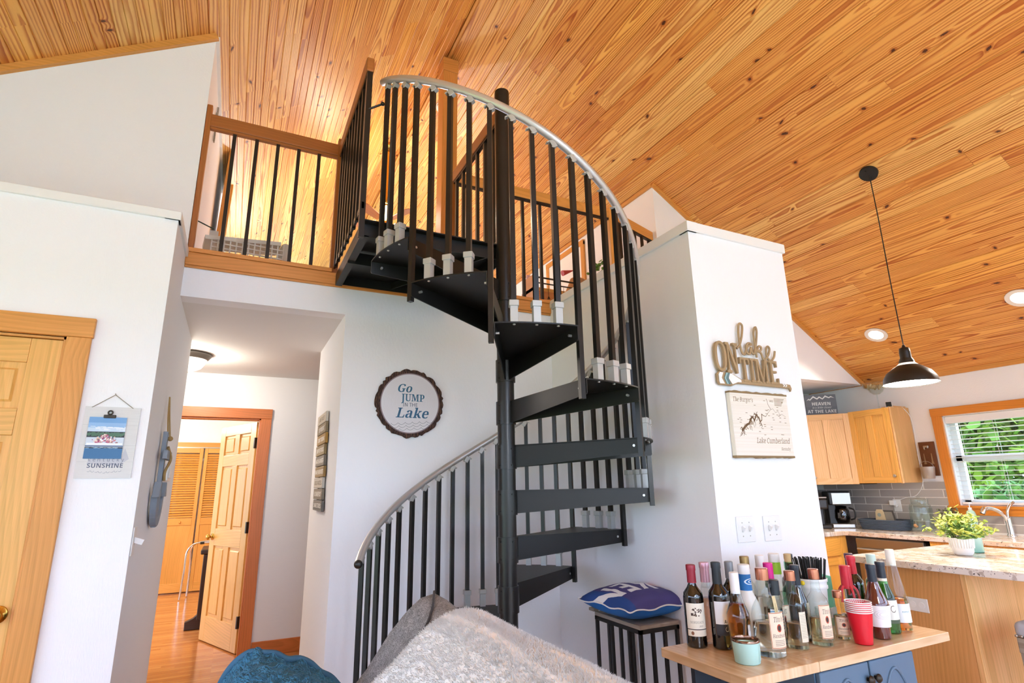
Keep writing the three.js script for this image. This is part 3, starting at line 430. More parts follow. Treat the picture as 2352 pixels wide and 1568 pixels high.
// round slice-of-log sign
{ const g = thing('log_slice_sign', 'round bark-edged log slice sign lettered go jump in the lake', 'wall sign', [0.97, 1.911, ZM]); const out = [], inn = []; for (let i = 0; i < 96; i++) { const a = i / 96 * Math.PI * 2; const w = 0.206 + 0.010 * (vn(i * 0.55, 4.4) - 0.5) + 0.012 * Math.abs(Math.sin(a * 11 + vn(i * 0.2, 2) * 4)); out.push([w * Math.cos(a), w * 0.99 * Math.sin(a)]); inn.push([0.193 * Math.cos(a), 0.191 * Math.sin(a)]); }
  const bk = dataTex(256, 64, (x, y) => mixc([96, 66, 52], [40, 26, 24], smooth(0.3, 0.7, fbm(x / 6, y / 9, 3)))); const rim = prism(out, 0.014, 0.004).translate(0, 0, 0.004); mesh('bark', grainUV(rim, 'x', 0, 0, 6), S('#ffffff', 0.85, { map: bk }), g);
  const tx = canvasTex(1024, 1024, (c, w, h) => { c.fillStyle = '#e6e4e8'; c.fillRect(0, 0, w, h); c.lineWidth = 3; for (let i = 1; i < 40; i++) { c.strokeStyle = `rgba(190,182,186,${0.25 + 0.2 * vn(i, 3)})`; c.beginPath(); c.ellipse(500, 500, i * 13.5, i * 13.2, 0, 0, 7); c.stroke(); } c.strokeStyle = '#8b7a80'; c.lineWidth = 22; c.beginPath(); c.arc(512, 512, 505, 0, 7); c.stroke();
    c.fillStyle = '#2d6686'; c.textAlign = 'center'; c.font = 'italic bold 190px serif'; c.fillText('Go', 400, 330); c.font = 'bold 170px serif'; c.fillText('JUMP', 560, 480, 400); c.fillStyle = '#3d5266'; c.font = '84px sans-serif'; c.fillText('IN THE', 512, 570, 260); c.fillStyle = '#2d5f82'; c.font = 'italic bold 230px serif'; c.fillText('Lake', 545, 760);
    c.strokeStyle = '#4a5560'; c.lineWidth = 4; for (let r = 0; r < 3; r++) { c.beginPath(); for (let i = 0; i < 6; i++) { const x = 190 + r * 15 + i * 122, y = 858 - i * 10 + r * 48; if (!i) c.moveTo(x, y); c.quadraticCurveTo(x + 61, y + 62, x + 122, y - 10); } c.stroke(); } });
  const fg = new THREE.CircleGeometry(0.192, 72).translate(0, 0, 0.0225); mesh('painted_face', fg, S('#ffffff', 0.6, { map: tx }), g); }
const serif = await new FontLoader().loadAsync('fonts/droid/droid_serif_regular.typeface.json');
function textG(s, size, depth, font = serif) { const g = new TextGeometry(s, { font, size, depth, curveSegments: 5, bevelEnabled: true, bevelSize: 0.0012, bevelThickness: 0.0012, bevelSegments: 1 }); g.computeBoundingBox(); return g; }
// cut-out sign on the pillar
{ const g = thing('cutout_sign', 'brown wooden cut-out sign reading ON lake TIME above the lake map', 'wall sign', [0, 0, ZP + 0.012]); const br = S('#a58a66', 0.7), fit = (geo, x0, x1, y0, y1) => { geo.computeBoundingBox(); const b = geo.boundingBox, sx = (x1 - x0) / (b.max.x - b.min.x), sy = (y1 - y0) / (b.max.y - b.min.y); geo.translate(-b.min.x, -b.min.y, 0).scale(sx, sy, 1).translate(x0, y0, 0); return geo; };
  mesh('letter', fit(textG('O', 0.1, 0.014), 2.100, 2.180, 1.928, 2.085), br, g); mesh('letter', fit(textG('N', 0.1, 0.014), 2.176, 2.262, 1.925, 2.083), br, g);
  const T = [['T', 2.268, 2.335], ['I', 2.338, 2.372], ['M', 2.374, 2.476], ['E', 2.478, 2.545]]; for (const [c, a, b] of T) mesh('letter', fit(textG(c, 0.1, 0.014), a, b, 1.886, 2.012), br, g);
  const k = 0.0062; const stroke = (pts) => { const q = tube(pts.map(([x, y]) => [x, y, 0.008]), k, pts.length * 9, 6); q.scale(1, 1, 0.9); return q; };
  mesh('script_lettering', [stroke([[2.262, 2.058], [2.285, 2.075], [2.315, 2.14], [2.322, 2.19], [2.306, 2.196], [2.292, 2.16], [2.292, 2.07], [2.302, 2.035], [2.318, 2.03]]), stroke([[2.318, 2.03], [2.345, 2.075], [2.374, 2.09], [2.352, 2.094], [2.334, 2.07], [2.336, 2.042], [2.352, 2.036], [2.370, 2.075], [2.372, 2.045], [2.388, 2.038]]), stroke([[2.388, 2.038], [2.412, 2.10], [2.428, 2.175], [2.422, 2.19], [2.404, 2.16], [2.402, 2.09], [2.404, 2.022]]), stroke([[2.404, 2.05], [2.43, 2.085], [2.446, 2.08], [2.438, 2.062], [2.412, 2.058], [2.438, 2.05], [2.452, 2.016], [2.472, 2.02]]), stroke([[2.472, 2.02], [2.498, 2.05], [2.508, 2.082], [2.496, 2.09], [2.482, 2.068], [2.484, 2.03], [2.505, 2.012], [2.535, 2.035], [2.548, 2.068]])], br, g);
  const arrow = mesh('arrow_shaft', prism([[2.115, 1.862], [2.20, 1.860], [2.235, 1.875], [2.62, 1.872], [2.628, 1.856], [2.636, 1.87], [2.628, 1.89], [2.60, 1.892], [2.27, 1.895], [2.20, 1.924], [2.12, 1.927], [2.108, 1.915], [2.106, 1.874]], 0.010, 0.001), br, g);
  mesh('fletching', prism([[2.114, 1.866], [2.146, 1.866], [2.128, 1.895], [2.142, 1.922], [2.120, 1.923], [2.111, 1.912], [2.110, 1.877]], 0.002).translate(0, 0, 0.0125), M.white, arrow); mesh('fletching', prism([[2.198, 1.866], [2.238, 1.880], [2.262, 1.880], [2.262, 1.892], [2.20, 1.92], [2.186, 1.92], [2.176, 1.895]], 0.002).translate(0, 0, 0.0125), M.white, arrow);
  for (const [d, c] of [[0, '#8fb0b2'], [0.014, '#5f7d80']]) mesh('chevron', prism([[2.160 + d, 1.866], [2.172 + d, 1.866], [2.158 + d, 1.895], [2.174 + d, 1.923], [2.162 + d, 1.923], [2.146 + d, 1.895]], 0.003).translate(0, 0, 0.0125), S(c, 0.6), arrow);
  for (const d of [0, 0.016]) mesh('chevron', prism([[2.565 + d, 1.876], [2.573 + d, 1.876], [2.582 + d, 1.884], [2.573 + d, 1.892], [2.565 + d, 1.892], [2.574 + d, 1.884]], 0.003).translate(0, 0, 0.0125), M.white, arrow); }
// engraved lake map
{ const g = thing('lake_map_board', 'pale bark-edged board engraved with a lake map on the pillar', 'wall sign', [2.373, 1.671, ZP]); const w = 0.412, h = 0.318;
  const tx = canvasTex(1024, 800, (c, W, H) => { c.fillStyle = '#ece6da'; c.fillRect(0, 0, W, H); for (let i = 0; i < 160; i++) { c.fillStyle = `rgba(${i % 2 ? '255,255,250' : '205,190,165'},0.16)`; c.fillRect(0, rnd() * H, W, 1 + rnd() * 5); }
    c.fillStyle = '#6e4f1e'; c.font = 'italic 82px serif'; c.fillText("The Burger's", 40, 110, 350); c.font = 'italic 96px serif'; c.fillText('Lake Cumberland', 370, 640, 600); c.font = 'italic 56px serif'; c.fillText('Kentucky', 800, 730, 170); c.strokeStyle = '#5b3d16'; c.lineCap = 'round'; c.lineJoin = 'round';
    const main = [[150, 480], [220, 420], [280, 390], [320, 330], [350, 300], [380, 350], [420, 270], [450, 300], [480, 360], [510, 340], [520, 260], [550, 280], [590, 290], [640, 240], [700, 190], [740, 180], [780, 230], [830, 210], [860, 260], [900, 250], [960, 280]]; main.forEach((p, i) => { if (!i) return; c.lineWidth = Math.max(3, 30 - i * 1.9); c.beginPath(); c.moveTo(...main[i - 1]); c.lineTo(...p); c.stroke(); });
    c.lineWidth = 5; for (let i = 0; i < 60; i++) { const p = main[Math.floor(rnd() * 9)], x = p[0] + rr(-40, 40), y = p[1] + rr(-40, 60); c.beginPath(); c.moveTo(...p); c.lineTo(x, y); c.lineTo(x + rr(-40, 30), y + rr(-30, 60)); c.stroke(); } c.lineWidth = 6; c.beginPath(); c.moveTo(700, 190); c.lineTo(660, 130); c.lineTo(650, 80); c.lineTo(640, 50); c.stroke(); c.fillStyle = '#7a6038'; for (let i = 0; i < 46; i++) c.fillRect(80 + rnd() * 850, 60 + rnd() * 470, 34, 6); for (let i = 0; i < 6; i++) c.fillRect(780, 40 + i * 18, 190 - i * 12, 7); c.font = 'bold 34px serif'; c.fillText('2022', 690, 90); });
  mesh('board', rbox(-w / 2, w / 2, -h / 2, h / 2, 0.003, 0.026, 0.003), S('#e4dccb', 0.7), g); mesh('engraved_face', new THREE.PlaneGeometry(w - 0.004, h - 0.012).translate(0, 0, 0.0266), S('#ffffff', 0.6, { map: tx }), g);
  const bk = S('#8a7352', 0.95); for (const s of [-1, 1]) { const p = []; for (let i = 0; i <= 24; i++) p.push([-w / 2 - 0.001 + (w + 0.002) * i / 24, s * (h / 2 + 0.002 + 0.006 * vn(i * 0.9, s + 3))]); p.push([w / 2 + 0.001, s * (h / 2 - 0.006)], [-w / 2 - 0.001, s * (h / 2 - 0.006)]); mesh('bark_edge', prism(s > 0 ? p.reverse() : p, 0.025).translate(0, 0, 0.003), bk, g); } }

// ---------- loft ----------
{ const g = thing('ridge_post', 'square pine post carrying the roof ridge at the loft', 'post', [1.46, 2.70, -4.20]); mesh('shaft', wood(rbox(-0.07, 0.07, 0, 2.42, -0.07, 0.07, 0.004), 'y'), M.pineTrim, g); mesh('cap_block', wood(rbox(-0.075, 0.075, 2.42, 2.56, -0.075, 0.075, 0.004), 'x'), M.pineTrim, g); }
{ const g = thing('smoke_detector', 'round white smoke detector on the loft ceiling', 'smoke detector', [1.60, roofR(1.60) - 0.002, -4.78]); g.rotation.z = -aR; mesh('base', lathe([[0, -0.012], [0.066, -0.012], [0.068, 0], [0, 0]], 28), M.plastic, g); mesh('cover', lathe([[0, -0.04], [0.04, -0.038], [0.056, -0.028], [0.06, -0.012], [0, -0.012]], 28), M.white, g); }
{ const g = thing('ceiling_fan', 'brass ceiling fan with wooden blades and slender lit glass in the loft', 'ceiling fan', [1.245, 0, -5.6]), yt = roof(1.245); mesh('downrod', cyl(0.013, 0.013, 4.2, yt, 0, 0, 12), M.brass, g); mesh('canopy', lathe([[0.06, yt - 0.01], [0.062, yt - 0.05], [0.02, yt - 0.09]], 20), M.brass, g); mesh('motor', lathe([[0, 4.08], [0.05, 4.09], [0.09, 4.13], [0.095, 4.18], [0.06, 4.22], [0.016, 4.24]], 24), M.brass, g); mesh('coupling', lathe([[0.014, 4.44], [0.03, 4.455], [0.024, 4.49], [0.034, 4.51], [0.014, 4.53]], 16), M.brass, g);
  const bl = S('#c9855a', 0.45, { map: veneerTex }); for (let i = 0; i < 5; i++) { const b = mesh('blade', wood(prism([[0.10, -0.04], [0.40, -0.06], [0.44, -0.04], [0.44, 0.04], [0.40, 0.06], [0.10, 0.04]], 0.006).rotateX(Math.PI / 2 + 0.2), 'x'), bl, g); b.position.y = 4.225; b.rotation.y = 0.1 + i * Math.PI * 2 / 5; }
  mesh('lamp_shade', lathe([[0.016, 4.42], [0.03, 4.38], [0.034, 4.30], [0.03, 4.25], [0.016, 4.24]], 20), S('#fff3c8', 0.5, { emissive: '#ffe9b0', emissiveIntensity: 2 }), g); for (const a of [0.4, 2.5, 4.6]) { const l = new THREE.PointLight('#fff0dc', 0.6, 0, 2); l.position.set(0.13 * Math.cos(a), 4.32, 0.13 * Math.sin(a)); l.shadow.radius = 3; g.add(l); } }
for (const [x, z, lab] of [[0.35, -6.2, 'unseen uplight floor lamp brightening the loft ceiling nearer the railing'], [0.7, -8.0, 'unseen uplight floor lamp brightening the loft ceiling nearer the back window']]) { const g = thing('unseen_uplight_lamp', lab, 'floor lamp', [x, 2.70, z]); mesh('base', cyl(0.12, 0.12, 0, 0.015, 0, 0, 28), M.bronze, g); mesh('pole', cyl(0.01, 0.01, 0.015, 0.78, 0, 0, 10), M.bronze, g); mesh('lamp_bowl', lathe([[0.012, 0.76], [0.07, 0.79], [0.11, 0.85], [0.107, 0.85], [0.066, 0.795], [0.01, 0.768]], 28), M.white, g); mesh('bulb', new THREE.SphereGeometry(0.035, 14, 10).translate(0, 0.86, 0), M.lampGlow, g); const l = new THREE.PointLight('#eaf1ff', 2.1, 0, 2); l.position.set(0, 0.86, 0); l.shadow.radius = 3; g.add(l); }  // out of view below the loft edge, placed to brighten the pine slope
{ const g = thing('leaning_frame', 'tall wood-framed mirror leaning at the loft wall behind the left railing', 'mirror', [XH + 0.02, 2.70, -4.95]); mesh('frame', [wood(box(0, 0.03, 0, 1.68, -0.62, -0.55), 'y'), wood(box(0, 0.03, 0, 1.68, 0.0, 0.07), 'y'), wood(box(0, 0.03, 1.61, 1.68, -0.62, 0.07), 'z'), wood(box(0, 0.03, 0, 0.07, -0.62, 0.07), 'z')], M.casing, g); mesh('mirror_glass', box(0.004, 0.012, 0.05, 1.63, -0.56, 0.02), S('#e8ecec', 0.05, { metalness: 1 }), g); g.rotation.z = -0.03; }
{ const g = thing('hanging_cross', 'small wooden cross hung on the loft side wall', 'cross', [XH + 0.004, 3.95, -4.05], Math.PI / 2); mesh('upright', box(-0.012, 0.012, -0.14, 0.14, 0, 0.01), M.greyWood, g); mesh('arm', box(-0.07, 0.07, 0.03, 0.055, 0.0, 0.012), M.greyWood, g); }
{ const g = thing('paper_tag', 'little dark tag on a stick held out from the loft side wall', 'tag', [XH + 0.004, 2.98, -3.62]); mesh('stick', bar([0, 0.02, 0], [0.1, 0.0, -0.05], 0.004), S('#1f3a36', 0.6), g); mesh('tag_paper', box(0.08, 0.13, -0.09, -0.01, -0.055, -0.052), S('#cfc9bf', 0.7), g); }
// plastic crate-like fan heater on the loft floor
{ const g = thing('plastic_basket', 'pale plastic laundry basket with a grid of holes behind the loft railing', 'basket', [0.02, 2.70, -3.66], 0.12); const cr = S('#d9d2c4', 0.6); mesh('back_shell', rbox(0.12, 0.18, 0, 0.25, -0.13, 0.05, 0.04, 4), cr, g); mesh('floor_panel', box(-0.28, 0.13, 0, 0.012, -0.13, 0.06), cr, g);
  for (let i = 0; i <= 12; i++) mesh('rib', box(-0.28 + i * 0.034, -0.272 + i * 0.034, 0, 0.17 + 0.06 * i / 12, 0.045, 0.055), cr, g); for (let j = 0; j <= 6; j++) mesh('band', box(-0.28, 0.135, 0.0 + j * 0.03, 0.008 + j * 0.03, 0.047, 0.057), cr, g); mesh('rim', box(-0.29, 0.14, 0.2, 0.225, -0.13, 0.06).translate(0, 0, 0), cr, g); g.children[g.children.length - 1].rotation.z = 0.12; }
// things along the loft's right wall
{ const d = thing('loft_door', 'white panelled door with pine casing in the loft side wall', 'door', [3.298, 2.70, -5.2], -Math.PI / 2); mesh('casing', [wood(box(-0.42, -0.36, 0, 1.34, 0, 0.02), 'y'), wood(box(0.36, 0.42, 0, 1.34, 0, 0.02), 'y'), wood(box(-0.42, 0.42, 1.3, 1.36, 0, 0.022), 'x')], M.casing, d); mesh('leaf', box(-0.36, 0.36, 0, 1.3, 0.0, 0.012), M.trimWhite, d); for (const y of [[0.1, 0.55], [0.68, 1.2]]) mesh('panel', rbox(-0.26, 0.26, y[0], y[1], 0.012, 0.02, 0.004), M.trimWhite, d); mesh('panel_trim', wood(box(-0.3, 0.3, 0.6, 0.63, 0.012, 0.024), 'x'), M.casing, d); }
{ const g = thing('striped_lamp', 'domed patchwork lamp in white, violet and pink on the loft floor', 'lamp', [2.78, 2.70, -5.2]); const tx = canvasTex(256, 128, (c, w, h) => { c.fillStyle = '#e9e6ee'; c.fillRect(0, 0, w, h); for (let i = 0; i < 260; i++) { c.fillStyle = ['#8d86b4', '#c76a96', '#d9c3a0', '#f6f2ea', '#6d7fb0', '#b05a70'][i % 6]; c.fillRect(rnd() * w, rnd() * h, 5, 3 + rnd() * 7); } }); mesh('dome', lathe([[0.28, 0.28], [0.27, 0.42], [0.22, 0.56], [0.13, 0.66], [0.03, 0.70]], 28), S('#ffffff', 0.7, { map: tx }), g); mesh('foot', lathe([[0.2, 0], [0.2, 0.03], [0.06, 0.06], [0.06, 0.28]], 20), S('#5a2a20', 0.5), g); mesh('finial_flag', [cyl(0.01, 0.01, 0.70, 1.0, 0, 0, 8), box(0.0, 0.05, 0.86, 1.0, -0.004, 0.004)], S('#d9b3b8', 0.7), g); }
{ const g = thing('carousel_horse', 'painted brown and green rocking horse figure standing in the loft', 'toy', [2.70, 2.70, -4.45]); const b = S('#b98a5c', 0.6), gr = S('#1f6a3a', 0.5), rd = S('#b8332a', 0.5); mesh('body', new THREE.SphereGeometry(0.13, 20, 14).scale(1.5, 0.8, 0.7).translate(0, 0.42, 0), b, g); mesh('neck', bar([0.12, 0.45, 0], [0.22, 0.66, 0], 0.055), b, g); mesh('head', new THREE.SphereGeometry(0.07, 16, 12).scale(1.5, 0.8, 0.7).translate(0.27, 0.68, 0), b, g); mesh('saddle', new THREE.SphereGeometry(0.13, 16, 10, 0, Math.PI * 2, 0, 1.3).scale(0.7, 0.86, 0.78).translate(-0.02, 0.42, 0), gr, g); mesh('plume', new THREE.ConeGeometry(0.03, 0.16, 10).rotateZ(-1.2).translate(0.16, 0.78, 0), rd, g); for (const [x, z] of [[0.12, 0.06], [0.12, -0.06], [-0.13, 0.06], [-0.13, -0.06]]) mesh('leg', bar([x, 0.38, z], [x * 1.3, 0.03, z], 0.022), b, g); mesh('rocker', [beam([-0.3, 0.02, 0.07], [0.3, 0.02, 0.07], 0.03, 0.03), beam([-0.3, 0.02, -0.07], [0.3, 0.02, -0.07], 0.03, 0.03)], rd, g); }
{ const g = thing('display_shelf', 'low dark-railed display shelf with hanging charms along the loft edge', 'shelf', [2.62, 2.70, -3.95], 0); mesh('shelf_board', wood(box(-0.5, 0.55, 0.28, 0.31, -0.12, 0.1), 'x'), M.casing, g); mesh('rail', [bar([-0.5, 0.4, 0.1], [0.55, 0.4, 0.1], 0.008), bar([-0.5, 0.35, 0.1], [0.55, 0.35, 0.1], 0.006)], M.bronze, g); for (const x of [-0.48, 0.53]) mesh('leg', box(x - 0.02, x + 0.02, 0, 0.42, -0.1, 0.1), M.casing, g); for (let i = 0; i < 6; i++) mesh('charm', [bar([-0.36 + i * 0.15, 0.35, 0.105], [-0.36 + i * 0.15, 0.24, 0.105], 0.002, 5), new THREE.ConeGeometry(0.014, 0.03, 8).translate(-0.36 + i * 0.15, 0.23, 0.105)], M.bronze, g); }
{ const g = thing('patterned_rug', 'folded dark red patterned rug lying at the loft edge', 'rug', [1.75, 2.70, -3.75]); const tx = canvasTex(256, 128, (c, w, h) => { c.fillStyle = '#5c1c18'; c.fillRect(0, 0, w, h); for (let i = 0; i < 120; i++) { c.fillStyle = ['#9a8a7c', '#2c2a2a', '#7c2c22', '#c9b8a0'][i % 4]; c.fillRect(rnd() * w, rnd() * h, 12, 7); } }); mesh('rug_fold', rbox(-0.42, 0.3, 0, 0.07, -0.2, 0.18, 0.03, 3), S('#ffffff', 0.95, { map: tx }), g); }
{ const g = thing('loft_plant', 'small green trailing plant on a white shelf in the loft corner', 'plant', [3.12, 2.70, -4.32]); mesh('stand', rbox(-0.1, 0.1, 0, 0.62, -0.1, 0.1, 0.005), M.trimWhite, g); mesh('pot', lathe([[0.05, 0.62], [0.065, 0.72], [0.058, 0.72], [0.0, 0.70]], 20), S('#7a4a2c', 0.7), g); const lf = []; for (let i = 0; i < 50; i++) { const a = rnd() * 6.28, r = rr(0.02, 0.12); lf.push(new THREE.SphereGeometry(0.02, 6, 4).scale(1.4, 0.25, 0.8).rotateY(a).rotateZ(rr(-0.8, 0.8)).translate(r * Math.cos(a), 0.74 + rr(0, 0.12), r * Math.sin(a))); } const f = mesh('leaves', lf, M.leafA, g); f.userData.kind = 'stuff'; }

// ---------- kitchen ----------
function shaker(g, w, h, mat, knob, div = true, y0 = 0, name = 'door') {  // flat-panel door centred at x, standing in local x/y, front at z = 0.02
  const d = mesh(name, [wood(rbox(-w / 2, -w / 2 + 0.055, y0, y0 + h, 0, 0.02, 0.002), 'y'), wood(rbox(w / 2 - 0.055, w / 2, y0, y0 + h, 0, 0.02, 0.002), 'y'), wood(rbox(-w / 2 + 0.055, w / 2 - 0.055, y0, y0 + 0.06, 0, 0.02, 0.002), 'x'), wood(rbox(-w / 2 + 0.055, w / 2 - 0.055, y0 + h - 0.06, y0 + h, 0, 0.02, 0.002), 'x')], mat, g);
  mesh('panel', wood(box(-w / 2 + 0.05, w / 2 - 0.05, y0 + 0.05, y0 + h - 0.05, 0.002, 0.011), 'y'), mat, d); if (div) mesh('mullion', wood(rbox(-0.035, 0.035, y0 + 0.06, y0 + h - 0.06, 0.003, 0.0195, 0.002), 'y'), mat, d);
  if (knob) mesh('knob', lathe([[0, 0.026], [0.012, 0.024], [0.016, 0.018], [0.007, 0.01], [0.008, 0]], 18).rotateX(Math.PI / 2).translate(knob[0], y0 + knob[1], 0.02), M.nickel, d); return d;
}
const CT = 0.915, CFX = 5.41, CFZ = -3.68;
{ const g = thing('kitchen_cabinet', 'maple wall cabinet with pale end panel nearest the kitchen window', 'cabinet', [5.70, 1.36, -3.437], -Math.PI / 2); mesh('carcass', wood(box(-0.2, 0.2, 0, 0.715, -0.328, -0.002), 'y'), M.cabSide, g); shaker(g, 0.398, 0.715, M.cabMaple, [0.165, 0.065]); mesh('end_panel', wood(rbox(0.2, 0.206, 0, 0.725, -0.328, 0.0, 0.002), 'y'), M.cabSide, g); mesh('face_frame', wood(rbox(0.192, 0.21, -0.004, 0.72, -0.022, 0.0, 0.002), 'y'), M.cabPale, g); }
{ const g = thing('corner_cabinet', 'pale maple diagonal corner wall cabinet beside the refrigerator', 'cabinet', [5.70 - 0.155, 1.352, -3.645 - 0.155], -Math.PI / 4); mesh('carcass', wood(prism([[-0.2, -0.004], [0.2, -0.004], [0.43, -0.24], [0.02, -0.64], [-0.4, -0.24]].reverse(), 0.715).rotateX(-Math.PI / 2).scale(1, 1, -1).translate(0, 0, 0), 'y'), M.cabSide, g); shaker(g, 0.43, 0.715, M.cabPale, [-0.18, 0.07]); }
function baseUnit(name, label, p, turn, w, cols, mat) { const g = thing(name, label, 'cabinet', p, turn); mesh('carcass', wood(box(-w / 2, w / 2, 0.1, 0.872, -0.56, 0), 'y'), mat, g); mesh('toe_kick', box(-w / 2, w / 2, 0, 0.1, -0.56, -0.07), M.blackMatt, g); const cw = w / cols; for (let i = 0; i < cols; i++) { const cx = -w / 2 + cw * (i + 0.5); const d = mesh('drawer', wood(rbox(cx - cw / 2 + 0.01, cx + cw / 2 - 0.01, 0.70, 0.85, 0, 0.02, 0.003), 'x'), mat, g); mesh('knob', lathe([[0, 0.026], [0.012, 0.024], [0.016, 0.018], [0.007, 0.01], [0.008, 0]], 18).rotateX(Math.PI / 2).translate(cx, 0.775, 0.02), M.nickel, d); const dr = shaker(g, cw - 0.02, 0.56, mat, [-cw / 2 + 0.05, 0.5], false, 0.12); dr.position.x = cx; } return g; }
baseUnit('base_cabinet', 'maple drawer base cabinet beside the refrigerator', [5.0, 0, CFZ - 0.02], 0, 0.62, 1, M.cabMaple);
mesh('filler', wood(box(5.31, 5.43, 0.1, 0.872, -4.2, CFZ - 0.02), 'y'), M.cabMaple, scene.children.at(-1)).position.set(-5.0, 0, -(CFZ - 0.02));
baseUnit('sink_cabinet', 'maple sink base cabinet under the kitchen window', [CFX + 0.02, 0, -2.45], -Math.PI / 2, 1.0, 2, M.cabMaple);
baseUnit('base_cabinet', 'maple base cabinet furthest along the window wall', [CFX + 0.02, 0, -1.55], -Math.PI / 2, 0.8, 2, M.cabMaple);
baseUnit('base_cabinet', 'maple base cabinet hidden behind the pillar wall', [4.1, 0, CFZ - 0.02], 0, 1.1, 2, M.cabMaple);
{ const g = thing('dishwasher', 'stainless dishwasher with long bar handle beside the corner cabinet', 'dishwasher', [CFX + 0.02, 0, -3.29], -Math.PI / 2); mesh('front_panel', rbox(-0.3, 0.3, 0.1, 0.86, 0, 0.025, 0.006), M.stainless, g); mesh('body', box(-0.3, 0.3, 0.02, 0.87, -0.56, 0), M.blackMatt, g); mesh('control_strip', box(-0.3, 0.3, 0.855, 0.872, -0.02, 0.012), M.black, g); mesh('handle', [bar([-0.27, 0.765, 0.06], [0.27, 0.765, 0.06], 0.011), bar([-0.25, 0.765, 0.02], [-0.25, 0.765, 0.06], 0.008), bar([0.25, 0.765, 0.02], [0.25, 0.765, 0.06], 0.008)], M.nickel, g); }
{ const s = new THREE.Shape([[3.5, -CFZ], [CFX - 0.03, -CFZ], [CFX, -CFZ - 0.03], [CFX, 1.1], [XE - 0.002, 1.1], [XE - 0.002, -ZK - 0.002], [3.5, -ZK - 0.002]].map((p) => new THREE.Vector2(p[0], p[1]))); const geo = new THREE.ExtrudeGeometry(s, { depth: 0.03, bevelEnabled: true, bevelSize: 0.005, bevelThickness: 0.005, bevelSegments: 2 }).rotateX(-Math.PI / 2).translate(0, 0.88, 0); const c = mesh('countertop', grainUV(geo, 'z', 0.3, 0.1, 0.9), M.granite); tag(c, 'long speckled granite worktop under the kitchen window', 'countertop'); }
// tiled splashback: single tiles proud of the grout
{ const g = thing('tile_backsplash', 'grey glazed brick-bond tile splashback behind the worktop', 'backsplash'); mesh('grout_bed', [box(XE - 0.0115, XE - 0.001, CT, 1.37, ZK + 0.001, -3.036), box(XE - 0.0115, XE - 0.001, CT, 1.068, -3.036, -1.2), box(3.4, XE - 0.0115, CT, 1.37, ZK + 0.001, ZK + 0.0115)], M.grout, g); const tl = 0.295, th = 0.0735, gap = 0.0065; const tgeo = rbox(-0.005, 0.005, -th / 2 + gap / 2, th / 2 - gap / 2, -tl / 2 + gap / 2, tl / 2 - gap / 2, 0.002);
  for (let r = 0; r < 6; r++) { const y = CT + 0.012 + th * (r + 0.5); for (let i = -1; i < 12; i++) { const z0 = ZK + 0.02 + (i + (r % 2 ? 0.5 : 0.05)) * tl, z1 = z0 + tl; const a = Math.max(z0, ZK + 0.008), b = Math.min(z1, -1.25); if (b - a < 0.02) continue; if (a > -3.03 && y > 1.09 - th / 2 && a < -1.6) continue; let bb = b; if (y > 1.09 - th / 2 && b > -3.035 && a < -3.03) bb = -3.037; const full = bb - a > tl - 0.001; const m = mesh('tile', full ? tgeo : rbox(-0.005, 0.005, -th / 2 + gap / 2, th / 2 - gap / 2, -(bb - a) / 2 + gap / 2, (bb - a) / 2 - gap / 2, 0.002), M.tile[Math.floor(rnd() * 3)], g); m.position.set(XE - 0.008, y, (a + bb) / 2); }
    for (let i = 0; i < 3; i++) { const m = mesh('tile', tgeo, M.tile[Math.floor(rnd() * 3)], g); m.position.set(XE - 0.16 - tl * (i + (r % 2 ? 0.45 : 0)), y, ZK + 0.008); m.rotation.y = Math.PI / 2; } } }
